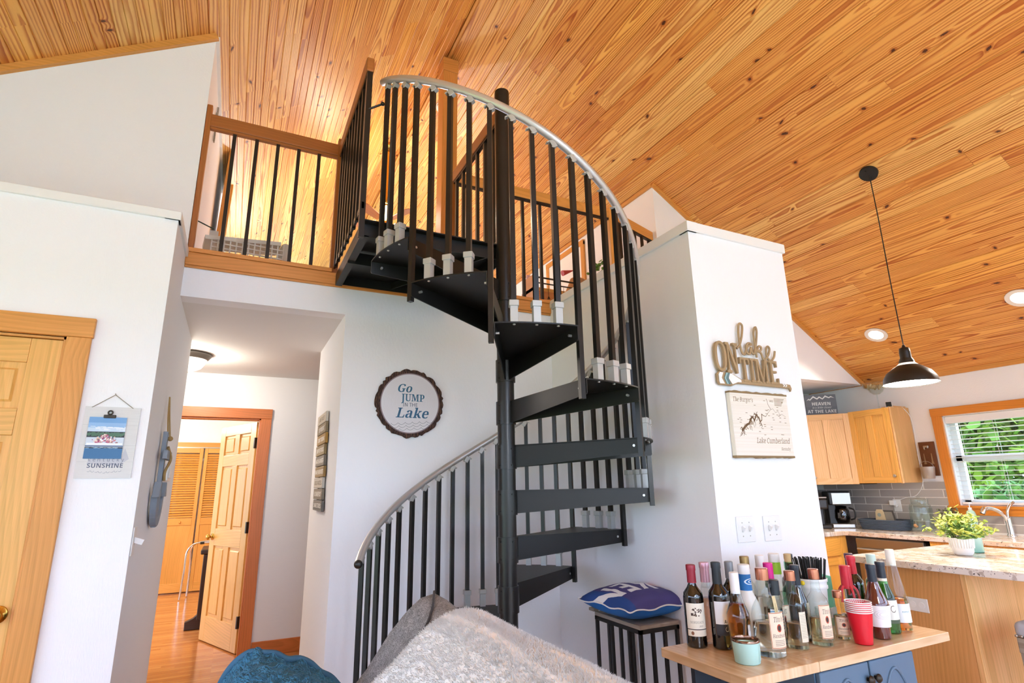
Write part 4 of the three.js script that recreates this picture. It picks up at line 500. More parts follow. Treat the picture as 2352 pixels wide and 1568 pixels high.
// kitchen window with blind
{ const [z0, z1, y0, y1] = WKIT, x = XE; const w = struct('window_1', [wood(rbox(x - 0.022, x, y0 - 0.0, y1 + 0.075, z0 - 0.085, z0, 0.003), 'y')], S('#e08f2e', 0.4, { map: veneerTex }), 'kitchen window with orange pine casing and white blind'); const om = w.material;
  mesh('casing', wood(rbox(x - 0.022, x, y0, y1 + 0.075, z1, z1 + 0.085, 0.003), 'y'), om, w); mesh('head_casing', wood(rbox(x - 0.025, x, y1, y1 + 0.075, z0 - 0.088, z1 + 0.088, 0.003), 'z'), om, w); mesh('sill', wood(rbox(x - 0.045, x + 0.03, y0 - 0.022, y0 + 0.002, z0 - 0.088, z1 + 0.088, 0.004), 'z'), om, w); mesh('apron', wood(rbox(x - 0.02, x, y0 - 0.08, y0 - 0.022, z0 - 0.085, z1 + 0.085, 0.003), 'z'), om, w);
  const f = []; for (const [a, b, c, d] of [[y0, y0 + 0.05, z0, z1], [y1 - 0.05, y1, z0, z1], [y0, y1, z0, z0 + 0.06], [y0, y1, z1 - 0.06, z1], [1.545, 1.60, z0, z1]]) f.push(rbox(x + 0.075, x + 0.125, a, b, c, d, 0.004)); mesh('sash', f, M.white, w); mesh('reveal', [box(x + 0.001, x + 0.18, y0, y1, z0 - 0.001, z0 + 0.008), box(x + 0.001, x + 0.18, y0, y1, z1 - 0.008, z1 + 0.001), box(x + 0.001, x + 0.18, y1 - 0.008, y1 + 0.001, z0, z1), box(x + 0.03, x + 0.18, y0 - 0.001, y0 + 0.008, z0, z1)], M.white, w);
  for (const [a, b] of [[y0 + 0.05, 1.545], [1.60, y1 - 0.05]]) mesh('pane', new THREE.PlaneGeometry(z1 - z0 - 0.12, b - a).rotateY(Math.PI / 2).translate(x + 0.1, (a + b) / 2, (z0 + z1) / 2), M.pane, w);
  const g = thing('window_blind', 'white horizontal slat blind drawn down in the kitchen window', 'blind', [x + 0.04, 0, 0]); mesh('headrail', rbox(-0.03, 0.03, y1 - 0.075, y1 - 0.009, z0 + 0.01, z1 - 0.01, 0.006), M.white, g); const sg = new THREE.BoxGeometry(0.05, 0.003, z1 - z0 - 0.03); for (let i = 0; i < 17; i++) { const s = mesh('slat', sg, M.white, g); s.position.set(0, y0 + 0.055 + i * 0.0415, (z0 + z1) / 2); s.rotation.z = -0.06; } mesh('bottom_rail', rbox(-0.026, 0.026, y0 + 0.01, y0 + 0.032, z0 + 0.012, z1 - 0.012, 0.004), M.white, g); for (const z of [z0 + 0.1, (z0 + z1) / 2, z1 - 0.1, z0 + 0.38]) mesh('cord', [bar([-0.024, y0 + 0.02, z], [-0.024, y1 - 0.07, z], 0.0012, 5), bar([0.024, y0 + 0.02, z], [0.024, y1 - 0.07, z], 0.0012, 5)], M.white, g); }
// island
{ const g = thing('kitchen_island', 'maple veneered kitchen island with outlet side panel', 'kitchen island', [0, 0, 0]); mesh('body', wood(box(3.72, 4.68, 0.0, 0.884, -2.42, -1.89), 'y'), M.islandVeneer, g); mesh('side_panel', wood(rbox(3.70, 3.72, 0, 0.884, -2.43, -1.89, 0.002), 'y'), M.islandVeneer, g); mesh('corner_post', wood(rbox(3.698, 3.735, 0, 0.884, -1.89, -1.86, 0.004), 'y'), M.cabPale, g); for (let i = 0; i < 4; i++) mesh('front_panel', wood(rbox(3.735 + i * 0.236, 3.97 + i * 0.236, 0, 0.884, -1.89, -1.872, 0.003), 'y'), M.cabPale, g); }
{ const r = 0.2, x0 = 3.625, x1 = 4.775, zb = 2.475, zn = 1.44, s = new THREE.Shape(); s.moveTo(x0 + 0.02, zb); s.lineTo(x1 - 0.03, zb); s.quadraticCurveTo(x1, zb, x1, zb - 0.03); s.lineTo(x1, zn + r); s.quadraticCurveTo(x1, zn, x1 - r, zn); s.lineTo(x0 + r, zn); s.quadraticCurveTo(x0 - 0.01, zn, x0, zn + r); s.lineTo(x0, zb - 0.02); s.quadraticCurveTo(x0, zb, x0 + 0.02, zb); const geo = new THREE.ExtrudeGeometry(s, { depth: 0.03, bevelEnabled: true, bevelSize: 0.005, bevelThickness: 0.005, bevelSegments: 2, curveSegments: 12 }).rotateX(-Math.PI / 2).translate(0, 0.89, 0); tag(mesh('island_top', grainUV(geo, 'z', 0.1, 0.6, 0.9), M.granite), 'speckled granite island worktop with rounded corner carrying the potted plant', 'countertop'); }
plate([3.70, 0.678, -2.14], -Math.PI / 2, 0.117, 0.075, 'white double power outlet on the side of the kitchen island', 'outlet');
{ const g = plate([XE - 0.012, 1.14, -3.50], -Math.PI / 2, 0.075, 0.117, 'white outlet with plugged-in adapter on the grey tiles', 'single'); mesh('adapter', rbox(-0.055, -0.005, 0.0, 0.05, 0.006, 0.045, 0.006), M.white, g); }
{ const c = mesh('charger_cord', tube([[XE - 0.04, 1.19, -3.47], [XE - 0.03, 1.215, -3.40], [XE - 0.02, 1.235, -3.31], [XE - 0.016, 1.30, -3.25], [XE - 0.014, 1.36, -3.224], [XE - 0.013, 1.5, -3.218], [XE - 0.013, 1.62, -3.222], [XE - 0.013, 1.72, -3.218], [XE - 0.02, 2.0, -3.222], [XE - 0.1, 2.09, -3.235]], 0.003, 80, 6), M.white); tag(c, 'thin white charger cord running up the kitchen wall beside the cabinet', 'cord'); }
// things on the cabinets
{ const g = thing('wooden_sign', 'grey sign with mountains reading heaven at the lake on the corner cabinet', 'sign', [5.70, 2.069, -3.93], -0.59); const tx = canvasTex(512, 400, (c, w, h) => { c.fillStyle = '#77787e'; c.fillRect(0, 0, w, h); for (let i = 0; i < 60; i++) { c.fillStyle = 'rgba(255,255,255,.05)'; c.fillRect(0, rnd() * h, w, 3); } c.fillStyle = '#f3f1ec'; c.beginPath(); c.moveTo(20, 110); c.lineTo(60, 70); c.lineTo(80, 84); c.lineTo(140, 20); c.lineTo(200, 66); c.lineTo(240, 30); c.lineTo(290, 70); c.lineTo(340, 14); c.lineTo(400, 52); c.lineTo(430, 30); c.lineTo(490, 70); c.lineTo(430, 52); c.lineTo(400, 72); c.lineTo(340, 46); c.lineTo(290, 92); c.lineTo(240, 58); c.lineTo(200, 90); c.lineTo(140, 52); c.lineTo(80, 106); c.lineTo(58, 92); c.fill(); c.textAlign = 'center'; c.font = 'bold 82px sans-serif'; c.fillText('HEAVEN', 258, 200, 330); c.font = 'italic 44px serif'; c.fillText('is a little closer', 258, 256); c.font = 'bold 82px sans-serif'; c.fillText('AT THE LAKE', 256, 342, 480); });
  mesh('board', rbox(-0.16, 0.16, 0, 0.235, 0, 0.012, 0.002), S('#717278', 0.7), g); mesh('painted_face', new THREE.PlaneGeometry(0.318, 0.233).translate(0, 0.1175, 0.0126), S('#ffffff', 0.7, { map: tx }), g); }
{ const g = thing('giant_glass', 'oversized clear margarita glass holding corks on the maple wall cabinet', 'glass', [5.87, 2.076, -3.42]); mesh('bowl', lathe([[0.006, 0.16], [0.03, 0.165], [0.06, 0.19], [0.07, 0.215], [0.105, 0.235], [0.118, 0.28], [0.116, 0.28], [0.103, 0.238], [0.067, 0.218], [0.057, 0.193], [0.028, 0.169], [0.001, 0.166]], 36), M.glass, g); mesh('stem', lathe([[0.06, 0], [0.06, 0.004], [0.01, 0.01], [0.006, 0.05], [0.006, 0.16]], 20), M.glass, g); const ck = []; for (let i = 0; i < 26; i++) { const a = rnd() * 6.28, r = rnd() * 0.075; ck.push(cyl(0.009, 0.009, -0.018, 0.018, 0, 0, 7).rotateZ(rnd() * 3).rotateY(a).translate(r * Math.cos(a), 0.235 + rnd() * 0.02, r * Math.sin(a))); } const c = mesh('corks', ck, S('#c9b48e', 0.9), g); c.userData.kind = 'stuff'; }
{ const g = thing('security_camera', 'small black cube camera on white base on top of the wall cabinet', 'camera', [5.79, 2.076, -3.275], -1.1); mesh('base', rbox(-0.035, 0.035, 0, 0.012, -0.035, 0.035, 0.005), M.white, g); mesh('cube_body', rbox(-0.026, 0.026, 0.012, 0.062, -0.026, 0.026, 0.006), M.white, g); mesh('lens_face', rbox(-0.024, 0.024, 0.014, 0.060, 0.022, 0.029, 0.004), M.black, g); }
{ const b = wood(rbox(5.80, 6.0, 2.086, 2.098, -3.36, -3.24, 0.003), 'x'); tag(mesh('cutting_board', b, M.cabSide), 'thin wooden board lying on the maple wall cabinet under the camera', 'board'); }
{ const g = thing('bottle_opener_board', 'brown plank bottle opener with zinc catch bucket on the kitchen wall', 'bottle opener', [XE, 1.58, -3.13], -Math.PI / 2); mesh('plank', wood(rbox(-0.068, 0.068, -0.16, 0.16, 0, 0.02, 0.002), 'y'), S('#6a3d1c', 0.5, { map: veneerTex }), g); mesh('opener', [new THREE.TorusGeometry(0.016, 0.006, 8, 16, 4).translate(0, 0.1, 0.03), rbox(-0.024, 0.024, 0.104, 0.124, 0.02, 0.034, 0.005)], M.nickel, g); mesh('catch_bucket', lathe([[0.0, -0.185], [0.048, -0.185], [0.062, -0.075], [0.064, -0.075], [0.059, -0.076], [0.046, -0.181]], 28).translate(0, 0, 0.07), S('#b4afa8', 0.45, { metalness: 0.7 }), g); const gs = mesh('bucket_handle', new THREE.TorusGeometry(0.058, 0.002, 6, 24, Math.PI).rotateX(0.3).translate(0, -0.08, 0.07), M.nickel, g); mesh('etched_guitars', [prism([[-0.045, -0.05], [-0.02, -0.05], [-0.026, -0.02], [-0.03, 0.05], [-0.036, 0.05], [-0.038, -0.02]], 0.001).translate(0, 0, 0.0205), prism([[0.02, -0.05], [0.045, -0.05], [0.038, -0.02], [0.036, 0.05], [0.03, 0.05], [0.026, -0.02]], 0.001).translate(0, 0, 0.0205)], S('#9a7c58', 0.7), g); }
// on the worktop
{ const g = thing('pod_coffee_maker', 'slim black pod coffee maker with silver lid beside the refrigerator', 'coffee maker', [5.56, CT, -4.03], -0.6); mesh('tower', rbox(-0.055, 0.055, 0.0, 0.29, -0.14, -0.02, 0.02, 3), S('#2b2623', 0.4), g); mesh('brew_head', rbox(-0.06, 0.06, 0.19, 0.30, -0.06, 0.1, 0.025, 3), S('#2b2623', 0.35), g); mesh('silver_lid', rbox(-0.056, 0.056, 0.298, 0.318, -0.06, 0.095, 0.01, 2), M.nickel, g); mesh('drip_tray', rbox(-0.062, 0.062, 0, 0.035, -0.04, 0.11, 0.01, 2), S('#2b2623', 0.5), g); }
{ const g = thing('drip_coffee_maker', 'black drip coffee maker with steel front panel and glass carafe', 'coffee maker', [5.78, CT, -3.98], -0.7); mesh('tower', rbox(-0.1, -0.02, 0, 0.36, -0.13, 0.03, 0.012, 2), M.black, g); mesh('brew_head', rbox(-0.1, 0.11, 0.23, 0.365, -0.13, 0.1, 0.015, 2), M.black, g); mesh('steel_panel', rbox(-0.07, 0.108, 0.235, 0.352, 0.098, 0.107, 0.004), M.nickel, g); mesh('warming_base', rbox(-0.1, 0.115, 0, 0.045, -0.13, 0.12, 0.01, 2), M.nickel, g); mesh('carafe', lathe([[0, 0.05], [0.06, 0.05], [0.075, 0.1], [0.07, 0.17], [0.05, 0.215], [0, 0.22]], 28).translate(0.03, 0, 0.02), M.darkGlass, g); mesh('carafe_handle', tube([[0.085, 0.2, 0.08], [0.12, 0.18, 0.11], [0.12, 0.1, 0.11], [0.09, 0.08, 0.08]], 0.008), M.black, g); }
{ const g = thing('woven_basket', 'blue-grey woven rectangular basket on the worktop', 'basket', [5.86, CT + 0.001, -3.555], -Math.PI / 2 + 0.1); const bm = S('#4a5563', 0.8); const w = 0.36, d = 0.17, h = 0.09; for (let j = 0; j < 7; j++) { const k = 1 + j * 0.018, y = 0.008 + j * 0.0135; mesh('weave_band', tube([[-w / 2 * k, y, -d / 2 * k], [w / 2 * k, y, -d / 2 * k], [w / 2 * k, y, d / 2 * k], [-w / 2 * k, y, d / 2 * k]], 0.0072, 60, 6, true), bm, g); } const st = []; for (let i = 0; i < 18; i++) { const x = -w / 2 + w * i / 17; for (const s of [-1, 1]) st.push(bar([x, 0, s * d / 2], [x * 1.1, h, s * d / 2 * 1.1], 0.004, 5)); } mesh('stakes', st, bm, g); mesh('bottom', box(-w / 2, w / 2, 0, 0.006, -d / 2, d / 2), bm, g); }
{ const g = thing('wine_bag', 'cream tag-shaped carton standing in the woven basket', 'carton', [5.88, CT + 0.012, -3.60], -Math.PI / 2); mesh('carton', prism([[-0.05, 0], [0.05, 0], [0.035, 0.15], [0.022, 0.175], [-0.022, 0.175], [-0.035, 0.15]], 0.02, 0.002), S('#e6cfa0', 0.8), g); mesh('emblem', cyl(0.018, 0.018, 0, 0.002, 0, 0, 20).rotateX(Math.PI / 2).translate(0, 0.125, 0.0225), S('#a9b0a0', 0.7), g); }
{ const g = thing('photo_card', 'dark framed picture card leaning in the woven basket', 'card', [5.89, CT + 0.012, -3.51], -Math.PI / 2); const p = mesh('card', prism([[-0.05, 0], [0.06, 0], [0.03, 0.17], [-0.065, 0.17]], 0.006), S('#55504c', 0.5), g); mesh('print', prism([[-0.042, 0.02], [0.04, 0.02], [0.018, 0.155], [-0.053, 0.155]], 0.001).translate(0, 0, 0.0065), S('#9b9486', 0.6), p); }
{ const g = thing('glass_jar', 'big ribbed clear glass jar with a cork spigot on the worktop', 'jar', [5.89, CT, -3.225]); mesh('jar_body', lathe([[0, 0.004], [0.085, 0.004], [0.095, 0.02], [0.095, 0.21], [0.085, 0.24], [0.07, 0.25], [0.075, 0.29], [0.073, 0.29], [0.068, 0.252], [0.083, 0.238], [0.092, 0.21], [0.092, 0.024], [0, 0.012]], 40), M.glass, g); mesh('lid', lathe([[0, 0.325], [0.01, 0.32], [0.014, 0.305], [0.076, 0.296], [0.076, 0.29], [0, 0.29]], 32), M.glass, g); mesh('spigot', [bar([-0.1, 0.05, 0.0], [-0.13, 0.05, 0.0], 0.008), new THREE.SphereGeometry(0.014, 12, 8).translate(-0.13, 0.06, 0)], S('#b9895a', 0.7), g); }
{ const g = thing('small_potted_plant', 'little grey-leaved plant in white pot beside the glass jar', 'plant', [5.93, CT, -3.02]); mesh('pot', lathe([[0, 0], [0.045, 0], [0.055, 0.09], [0.05, 0.09], [0, 0.08]], 24), M.white, g); const lf = []; for (let i = 0; i < 120; i++) { const a = rnd() * 6.28, r = Math.sqrt(rnd()) * 0.075, y = 0.09 + rnd() * 0.12; lf.push(new THREE.SphereGeometry(0.011, 5, 4).scale(1.5, 0.3, 0.8).rotateZ(rr(-1, 1)).rotateY(a).translate(r * Math.cos(a), y, r * Math.sin(a))); } const f = mesh('leaves', lf, S('#6d6f58', 0.9), g); f.userData.kind = 'stuff'; }
{ const g = thing('kitchen_faucet', 'chrome pull-out kitchen faucet with lever under the window', 'faucet', [5.93, CT, -2.57], -Math.PI / 2 - 0.5); mesh('base', lathe([[0.03, 0], [0.03, 0.01], [0.024, 0.02], [0.023, 0.14], [0.026, 0.15]], 24), M.chrome, g); mesh('spout', tube([[0, 0.10, 0], [0, 0.17, 0.03], [0, 0.215, 0.09], [0, 0.225, 0.15], [0, 0.205, 0.20]], 0.015, 40, 12), M.chrome, g); mesh('spray_head', lathe([[0.018, 0], [0.02, 0.035], [0.014, 0.06]], 18).rotateX(-0.5).translate(0, 0.185, 0.20), M.chrome, g); mesh('lever', tube([[0, 0.15, 0], [0, 0.2, -0.01], [0, 0.25, -0.04], [0, 0.275, -0.075]], 0.011, 24, 10), M.chrome, g); }
{ const g = thing('soap_bottle', 'tall mint glass soap bottle with white pump behind the leafy plant', 'soap bottle', [5.92, CT, -2.83]); mesh('bottle', lathe([[0, 0], [0.034, 0], [0.036, 0.16], [0.03, 0.19], [0.014, 0.205], [0, 0.205]], 24), S('#b9ddd0', 0.2), g); mesh('pump', [cyl(0.014, 0.014, 0.205, 0.225, 0, 0, 16), cyl(0.004, 0.004, 0.225, 0.255, 0, 0, 8), rbox(-0.012, 0.04, 0.255, 0.268, -0.008, 0.008, 0.004)], M.white, g); }
// on the island
{ const g = thing('potted_shrub', 'bushy yellow-green plant in ribbed white pot on the island', 'plant', [4.19, 0.925, -2.09]); const prof = []; mesh('pot', (() => { const q = lathe([[0, 0], [0.042, 0], [0.048, 0.006], [0.056, 0.02], [0.064, 0.105], [0.06, 0.105], [0.055, 0.095], [0, 0.09]], 48); return q; })(), M.white, g); const rb = []; for (let i = 0; i < 28; i++) { const a = i / 28 * 6.283; rb.push(bar([0.0605 * Math.cos(a), 0.045, 0.0605 * Math.sin(a)], [0.065 * Math.cos(a), 0.1, 0.065 * Math.sin(a)], 0.0035, 5)); } mesh('ribs', rb, M.white, g);
  const leaf = new THREE.SphereGeometry(1, 8, 5).scale(0.019, 0.0016, 0.0085), cols = [S('#a9bd52', 0.7), S('#779c4c', 0.7), S('#c6cc5e', 0.7), S('#8fb06a', 0.7)], bins = [[], [], [], []], stems = [];
  for (let s = 0; s < 64; s++) { const a = rnd() * 6.283, el = rr(0.25, 1.5), L = rr(0.10, 0.20), tip = [L * Math.cos(el) * Math.cos(a) * 1.1, 0.1 + L * Math.sin(el) * 0.95, L * Math.cos(el) * Math.sin(a) * 1.1]; stems.push(bar([0.03 * Math.cos(a), 0.09, 0.03 * Math.sin(a)], tip, 0.0013, 4)); for (let k = 0; k < 9; k++) { const t = 0.35 + 0.65 * k / 8; const q = leaf.clone().rotateZ(rr(-0.9, 0.9)).rotateX(rr(-0.7, 0.7)).rotateY(rnd() * 6.28).translate(0.03 * Math.cos(a) * (1 - t) + tip[0] * t + rr(-0.012, 0.012), 0.09 + (tip[1] - 0.09) * t + rr(-0.01, 0.012), 0.03 * Math.sin(a) * (1 - t) + tip[2] * t + rr(-0.012, 0.012)); bins[t > 0.8 ? (rnd() < 0.6 ? 2 : 0) : t < 0.55 ? (rnd() < 0.6 ? 1 : 3) : Math.floor(rnd() * 4)].push(q); } }
  bins.forEach((b, i) => { const f = mesh('leaves', b, cols[i], g); f.userData.kind = 'stuff'; }); mesh('stems', stems, S('#6f7a3c', 0.8), g); }
{ const g = thing('teal_candle_jar', 'white candle jar fading to teal at the foot beside the potted shrub', 'candle', [4.40, 0.925, -2.13]); const tx = dataTex(4, 128, (x, y) => mixc([70, 150, 130], [236, 240, 238], smooth(20, 80, y))); mesh('jar', lathe([[0, 0.0], [0.05, 0.0], [0.053, 0.006], [0.053, 0.115], [0.049, 0.115], [0.048, 0.1], [0, 0.1]], 32), S('#ffffff', 0.25, { map: tx }), g); }
{ const g = thing('bar_stool', 'grey upholstered bar stool with nailhead trim at the island', 'stool', [3.88, 0, -1.49], 0.0); mesh('seat_pad', rbox(-0.21, 0.21, 0.60, 0.68, -0.19, 0.19, 0.03, 4), S('#b4b6bd', 0.9), g); mesh('seat_rail', wood(rbox(-0.205, 0.205, 0.53, 0.605, -0.185, 0.185, 0.006), 'x'), M.greyWood, g); for (let i = 0; i < 18; i++) for (const [ax, s] of [[0, 1], [1, -1]]) { const n = mesh('nailhead', new THREE.SphereGeometry(0.008, 8, 6), M.nickel, g); const t = -0.2 + i * 0.0235; if (ax) n.position.set(s * 0.208, 0.612, t * 0.9); else n.position.set(t, 0.612, s * 0.19); } for (const [x, z] of [[-0.18, -0.16], [0.18, -0.16], [-0.18, 0.16], [0.18, 0.16]]) mesh('leg', wood(rbox(x - 0.022, x + 0.022, 0, 0.54, z - 0.022, z + 0.022, 0.004), 'y'), M.greyWood, g); mesh('footrest', [beam([-0.18, 0.2, 0.16], [0.18, 0.2, 0.16], 0.02, 0.03), beam([-0.18, 0.2, -0.16], [0.18, 0.2, -0.16], 0.02, 0.03)], M.greyWood, g); }
// refrigerator
{ const g = thing('refrigerator', 'stainless refrigerator with black handle standing behind the pillar', 'refrigerator', [2.165, 0, -2.145]); mesh('body', rbox(0, 0.6, 0.02, 1.76, -0.9, 0, 0.006), S('#3a3d3e', 0.4, { metalness: 0.5 }), g); mesh('freezer_door', rbox(0.6, 0.655, 1.22, 1.765, -0.9, 0.005, 0.01), S('#6d8184', 0.25, { metalness: 0.7 }), g); mesh('main_door', rbox(0.6, 0.655, 0.04, 1.21, -0.9, 0.005, 0.01), S('#6d8184', 0.25, { metalness: 0.7 }), g); mesh('handle', [bar([0.69, 1.30, -0.06], [0.69, 1.70, -0.06], 0.011), bar([0.69, 0.60, -0.06], [0.69, 1.15, -0.06], 0.011)], M.black, g); mesh('hinge_cover', rbox(0.56, 0.65, 1.765, 1.79, -0.06, 0.0, 0.005), M.black, g); }
// pendant and recessed lights
{ const p = [4.08, roofR(4.08), -2.14], g = thing('pendant_lamp', 'black dome pendant lamp hanging from the pine ceiling', 'pendant lamp', p); const cn = mesh('canopy', [cyl(0.062, 0.062, -0.022, 0, 0, 0, 32), new THREE.SphereGeometry(0.006, 8, 6).translate(0.035, -0.024, 0), new THREE.SphereGeometry(0.006, 8, 6).translate(-0.035, -0.024, 0)], M.blackMatt, g); cn.rotation.z = -aR; const H = p[1]; mesh('cable', tube([[0, -0.02, 0], [0.004, -0.4, 0], [-0.003, -0.9, 0], [0, 2.27 - H, 0]], 0.0038, 40, 6), M.blackMatt, g); mesh('socket', lathe([[0.008, 2.29], [0.012, 2.275], [0.03, 2.268], [0.034, 2.24], [0.034, 2.20], [0.04, 2.19], [0.046, 2.175], [0.046, 2.165]], 28).translate(0, -H, 0), M.black, g);
  const sh = mesh('lamp_shade', lathe([[0.046, 2.17], [0.05, 2.155], [0.085, 2.135], [0.13, 2.10], [0.155, 2.06], [0.160, 2.028], [0.164, 2.02]], 44).translate(0, -H, 0), M.black, g); mesh('shade_lining', lathe([[0.044, 2.166], [0.083, 2.130], [0.127, 2.096], [0.152, 2.058], [0.158, 2.024]], 44).translate(0, -H, 0), S('#ffffff', 0.6, { emissive: '#fff4e4', emissiveIntensity: 0.5 }), g); mesh('bulb', new THREE.SphereGeometry(0.036, 18, 14).translate(0, 2.10 - H, 0), M.lampGlow, g); const l = new THREE.PointLight('#fff2e2', 4, 0, 2); l.position.set(0, 2.10 - H, 0); l.castShadow = true; l.shadow.radius = 2; g.add(l); }
for (const [x, z, lab] of [[5.45, -3.08, 'lit recessed ceiling light nearest the kitchen corner'], [5.43, -1.94, 'lit recessed ceiling light at the right edge near the window']]) { const g = thing('recessed_light', lab, 'ceiling light', [x, roofR(x), z]); g.rotation.z = -aR; mesh('trim_ring', lathe([[0.062, -0.004], [0.095, -0.008], [0.098, 0.0], [0.06, 0.002]], 36), S('#f6efe6', 0.5), g); mesh('lamp_face', new THREE.CircleGeometry(0.064, 28).rotateX(Math.PI / 2).translate(0, -0.0035, 0), S('#fff6ea', 0.5, { emissive: '#fff0dc', emissiveIntensity: 5 }), g); const l = new THREE.SpotLight('#fff4e8', 4.5, 0, 1.1, 0.6, 2); l.position.set(0, -0.03, 0); l.target.position.set(0, -1, 0); l.castShadow = true; l.shadow.radius = 3; g.add(l, l.target); }

// ---------- bar cart and what stands on it ----------
const CY = 0.80;
{ const g = thing('bar_cart', 'blue-grey bar cart cabinet with arched doors and laminate top', 'bar cart', [0, 0, 0]); const sm = 0.55;
  mesh('top', grainUV(rbox(1.85, 2.635, CY - 0.032, CY, -1.822, -1.425, 0.003), 'x', 0.1, 0.2, 1 / 1.2), M.cartTop, g); mesh('drop_leaf', grainUV(rbox(1.503, 1.848, CY - 0.032, CY, -1.822, -1.425, 0.003), 'z', 0.4, 0.7, 1 / 1.2), M.cartTop, g);
  mesh('carcass', box(1.87, 2.42, 0.08, CY - 0.034, -1.80, -1.47), M.cartBlue, g); mesh('leaf_bracket', [box(1.6, 1.87, CY - 0.075, CY - 0.034, -1.66, -1.63), box(1.62, 1.87, CY - 0.2, CY - 0.034, -1.80, -1.78)], M.cartDark, g); mesh('plinth', box(1.9, 2.4, 0, 0.08, -1.78, -1.5), M.cartDark, g);
  for (const [x0, x1, kx] of [[1.875, 2.142, 2.125], [2.15, 2.418, 2.168]]) { const w = x1 - x0, d = mesh('door', rbox(x0, x1, 0.1, CY - 0.045, -1.47, -1.45, 0.006), M.cartBlue, g); const arch = []; const cx = (x0 + x1) / 2, r = w / 2 - 0.035; for (let i = 0; i <= 20; i++) { const t = -1 + i / 10; const e = Math.cos(t * Math.PI / 2); arch.push([cx + t * r, CY - 0.21 + 0.125 * Math.pow(e, 1.3), -1.449]); } arch.unshift([cx - r, 0.3, -1.449]); arch.push([cx + r, 0.3, -1.449]); mesh('arch_moulding', tube(arch, 0.0055, 90, 8), M.cartBlue, d); mesh('knob', lathe([[0, 0.024], [0.008, 0.023], [0.015, 0.016], [0.015, 0.012], [0.006, 0.008], [0.007, 0]], 20).rotateX(Math.PI / 2).translate(kx, CY - 0.10, -1.45), M.bronze, d); } }
// label print
const labelTex = (bg, draw) => canvasTex(256, 320, (c, w, h) => { c.fillStyle = bg; c.fillRect(0, 0, w, h); draw(c, w, h); });
const LB = {
  bord: labelTex('#efe8d6', (c, w) => { c.fillStyle = '#4a3426'; for (let i = 0; i < 26; i++) c.fillRect(70 + rnd() * 110, 40 + rnd() * 80, 16, 10); c.fillRect(60, 95, 30, 26); c.fillStyle = '#8a8272'; c.textAlign = 'center'; c.font = '30px serif'; c.fillText('BORDEAUX', 128, 195, 190); c.font = 'italic 22px serif'; c.fillText('2019', 170, 230); c.fillStyle = '#16100e'; c.fillRect(0, 250, w, 8); c.fillStyle = '#8a5a3c'; c.beginPath(); c.arc(64, 290, 18, 0, 7); c.fill(); }),
  al: labelTex('#e9e9ea', (c, w, h) => { c.fillStyle = '#2a2c33'; c.fillRect(0, 215, w, 105); c.font = 'bold 46px sans-serif'; c.fillText('AL', 110, 205); c.strokeStyle = '#c9c4b4'; c.lineWidth = 5; c.beginPath(); c.arc(140, 262, 20, 0, 4.5); c.stroke(); c.strokeStyle = '#555'; c.beginPath(); c.moveTo(150, 110); c.lineTo(200, 80); c.stroke(); }),
  vodka: labelTex('#ecd6bd', (c, w, h) => { c.strokeStyle = '#a8623c'; c.lineWidth = 6; c.strokeRect(6, 6, w - 12, h - 12); c.fillStyle = '#3d3026'; c.textAlign = 'center'; c.font = 'italic 62px serif'; c.fillText("Tito's", 128, 84, 200); c.fillStyle = '#b3472c'; c.beginPath(); c.arc(128, 140, 36, 0, 7); c.fill(); c.fillStyle = '#3a2a22'; c.beginPath(); c.arc(128, 140, 24, 0, 7); c.fill(); c.font = 'italic 44px serif'; c.fillText('Handmade', 128, 222, 210); c.fillStyle = '#9a8a78'; for (let i = 0; i < 4; i++) c.fillRect(50, 246 + i * 14, 156, 5); }),
  paper: labelTex('#e9ddc6', (c) => { c.fillStyle = '#9a8f7c'; for (let i = 0; i < 16; i++) c.fillRect(26, 30 + i * 16, 204, 4); }),
  white: labelTex('#eeeef0', (c) => { c.strokeStyle = '#cfcfd4'; c.lineWidth = 4; for (let i = 0; i < 3; i++) { c.beginPath(); c.arc(128, 130, 30 + i * 18, 0.4 * i, 5 + i * 0.4); c.stroke(); } }),
  rose: labelTex('#eef2f2', (c) => { c.fillStyle = '#8fb0b6'; c.font = 'bold 40px sans-serif'; c.textAlign = 'center'; c.fillText('ESPRIT', 128, 150, 150); }),
  blue: labelTex('#1f6fb4', (c) => { c.strokeStyle = '#e6f2fa'; c.lineWidth = 12; c.beginPath(); c.arc(150, 150, 56, 0.6, 5.4); c.stroke(); c.lineWidth = 8; c.beginPath(); c.arc(150, 150, 30, 1, 5.4); c.stroke(); }),
  green: labelTex('#7db425', (c, w, h) => { c.fillStyle = '#a8d23a'; for (let i = 0; i < 14; i++) { c.beginPath(); c.moveTo(rnd() * w, h); c.lineTo(rnd() * w, 0); c.lineTo(rnd() * w, h); c.fill(); } }),
  swirl: labelTex('#e9f0f4', (c, w, h) => { c.strokeStyle = '#4a9ed0'; c.lineWidth = 16; for (let i = 0; i < 8; i++) { c.beginPath(); c.moveTo(0, i * 44); c.bezierCurveTo(90, i * 44 - 50, 150, i * 44 + 70, w, i * 44); c.stroke(); } }),
  creek: labelTex('#cdbb8c', (c) => { c.fillStyle = '#5b4f35'; c.font = 'bold 44px sans-serif'; c.textAlign = 'center'; c.save(); c.translate(140, 170); c.rotate(-Math.PI / 2); c.fillText('CREEK', 0, 0); c.restore(); }),
  pear: labelTex('#e8e6da', (c) => { c.strokeStyle = '#4a3c2c'; c.lineWidth = 8; c.beginPath(); c.arc(120, 120, 44, 0.4, 5.2); c.stroke(); c.fillStyle = '#4a5a44'; c.fillRect(0, 270, 256, 50); }),
};
const liq = (c, d) => PHY({ color: '#ffffff', roughness: 0.02, transmission: 1, thickness: 0.05, ior: 1.34, attenuationColor: c, attenuationDistance: d });
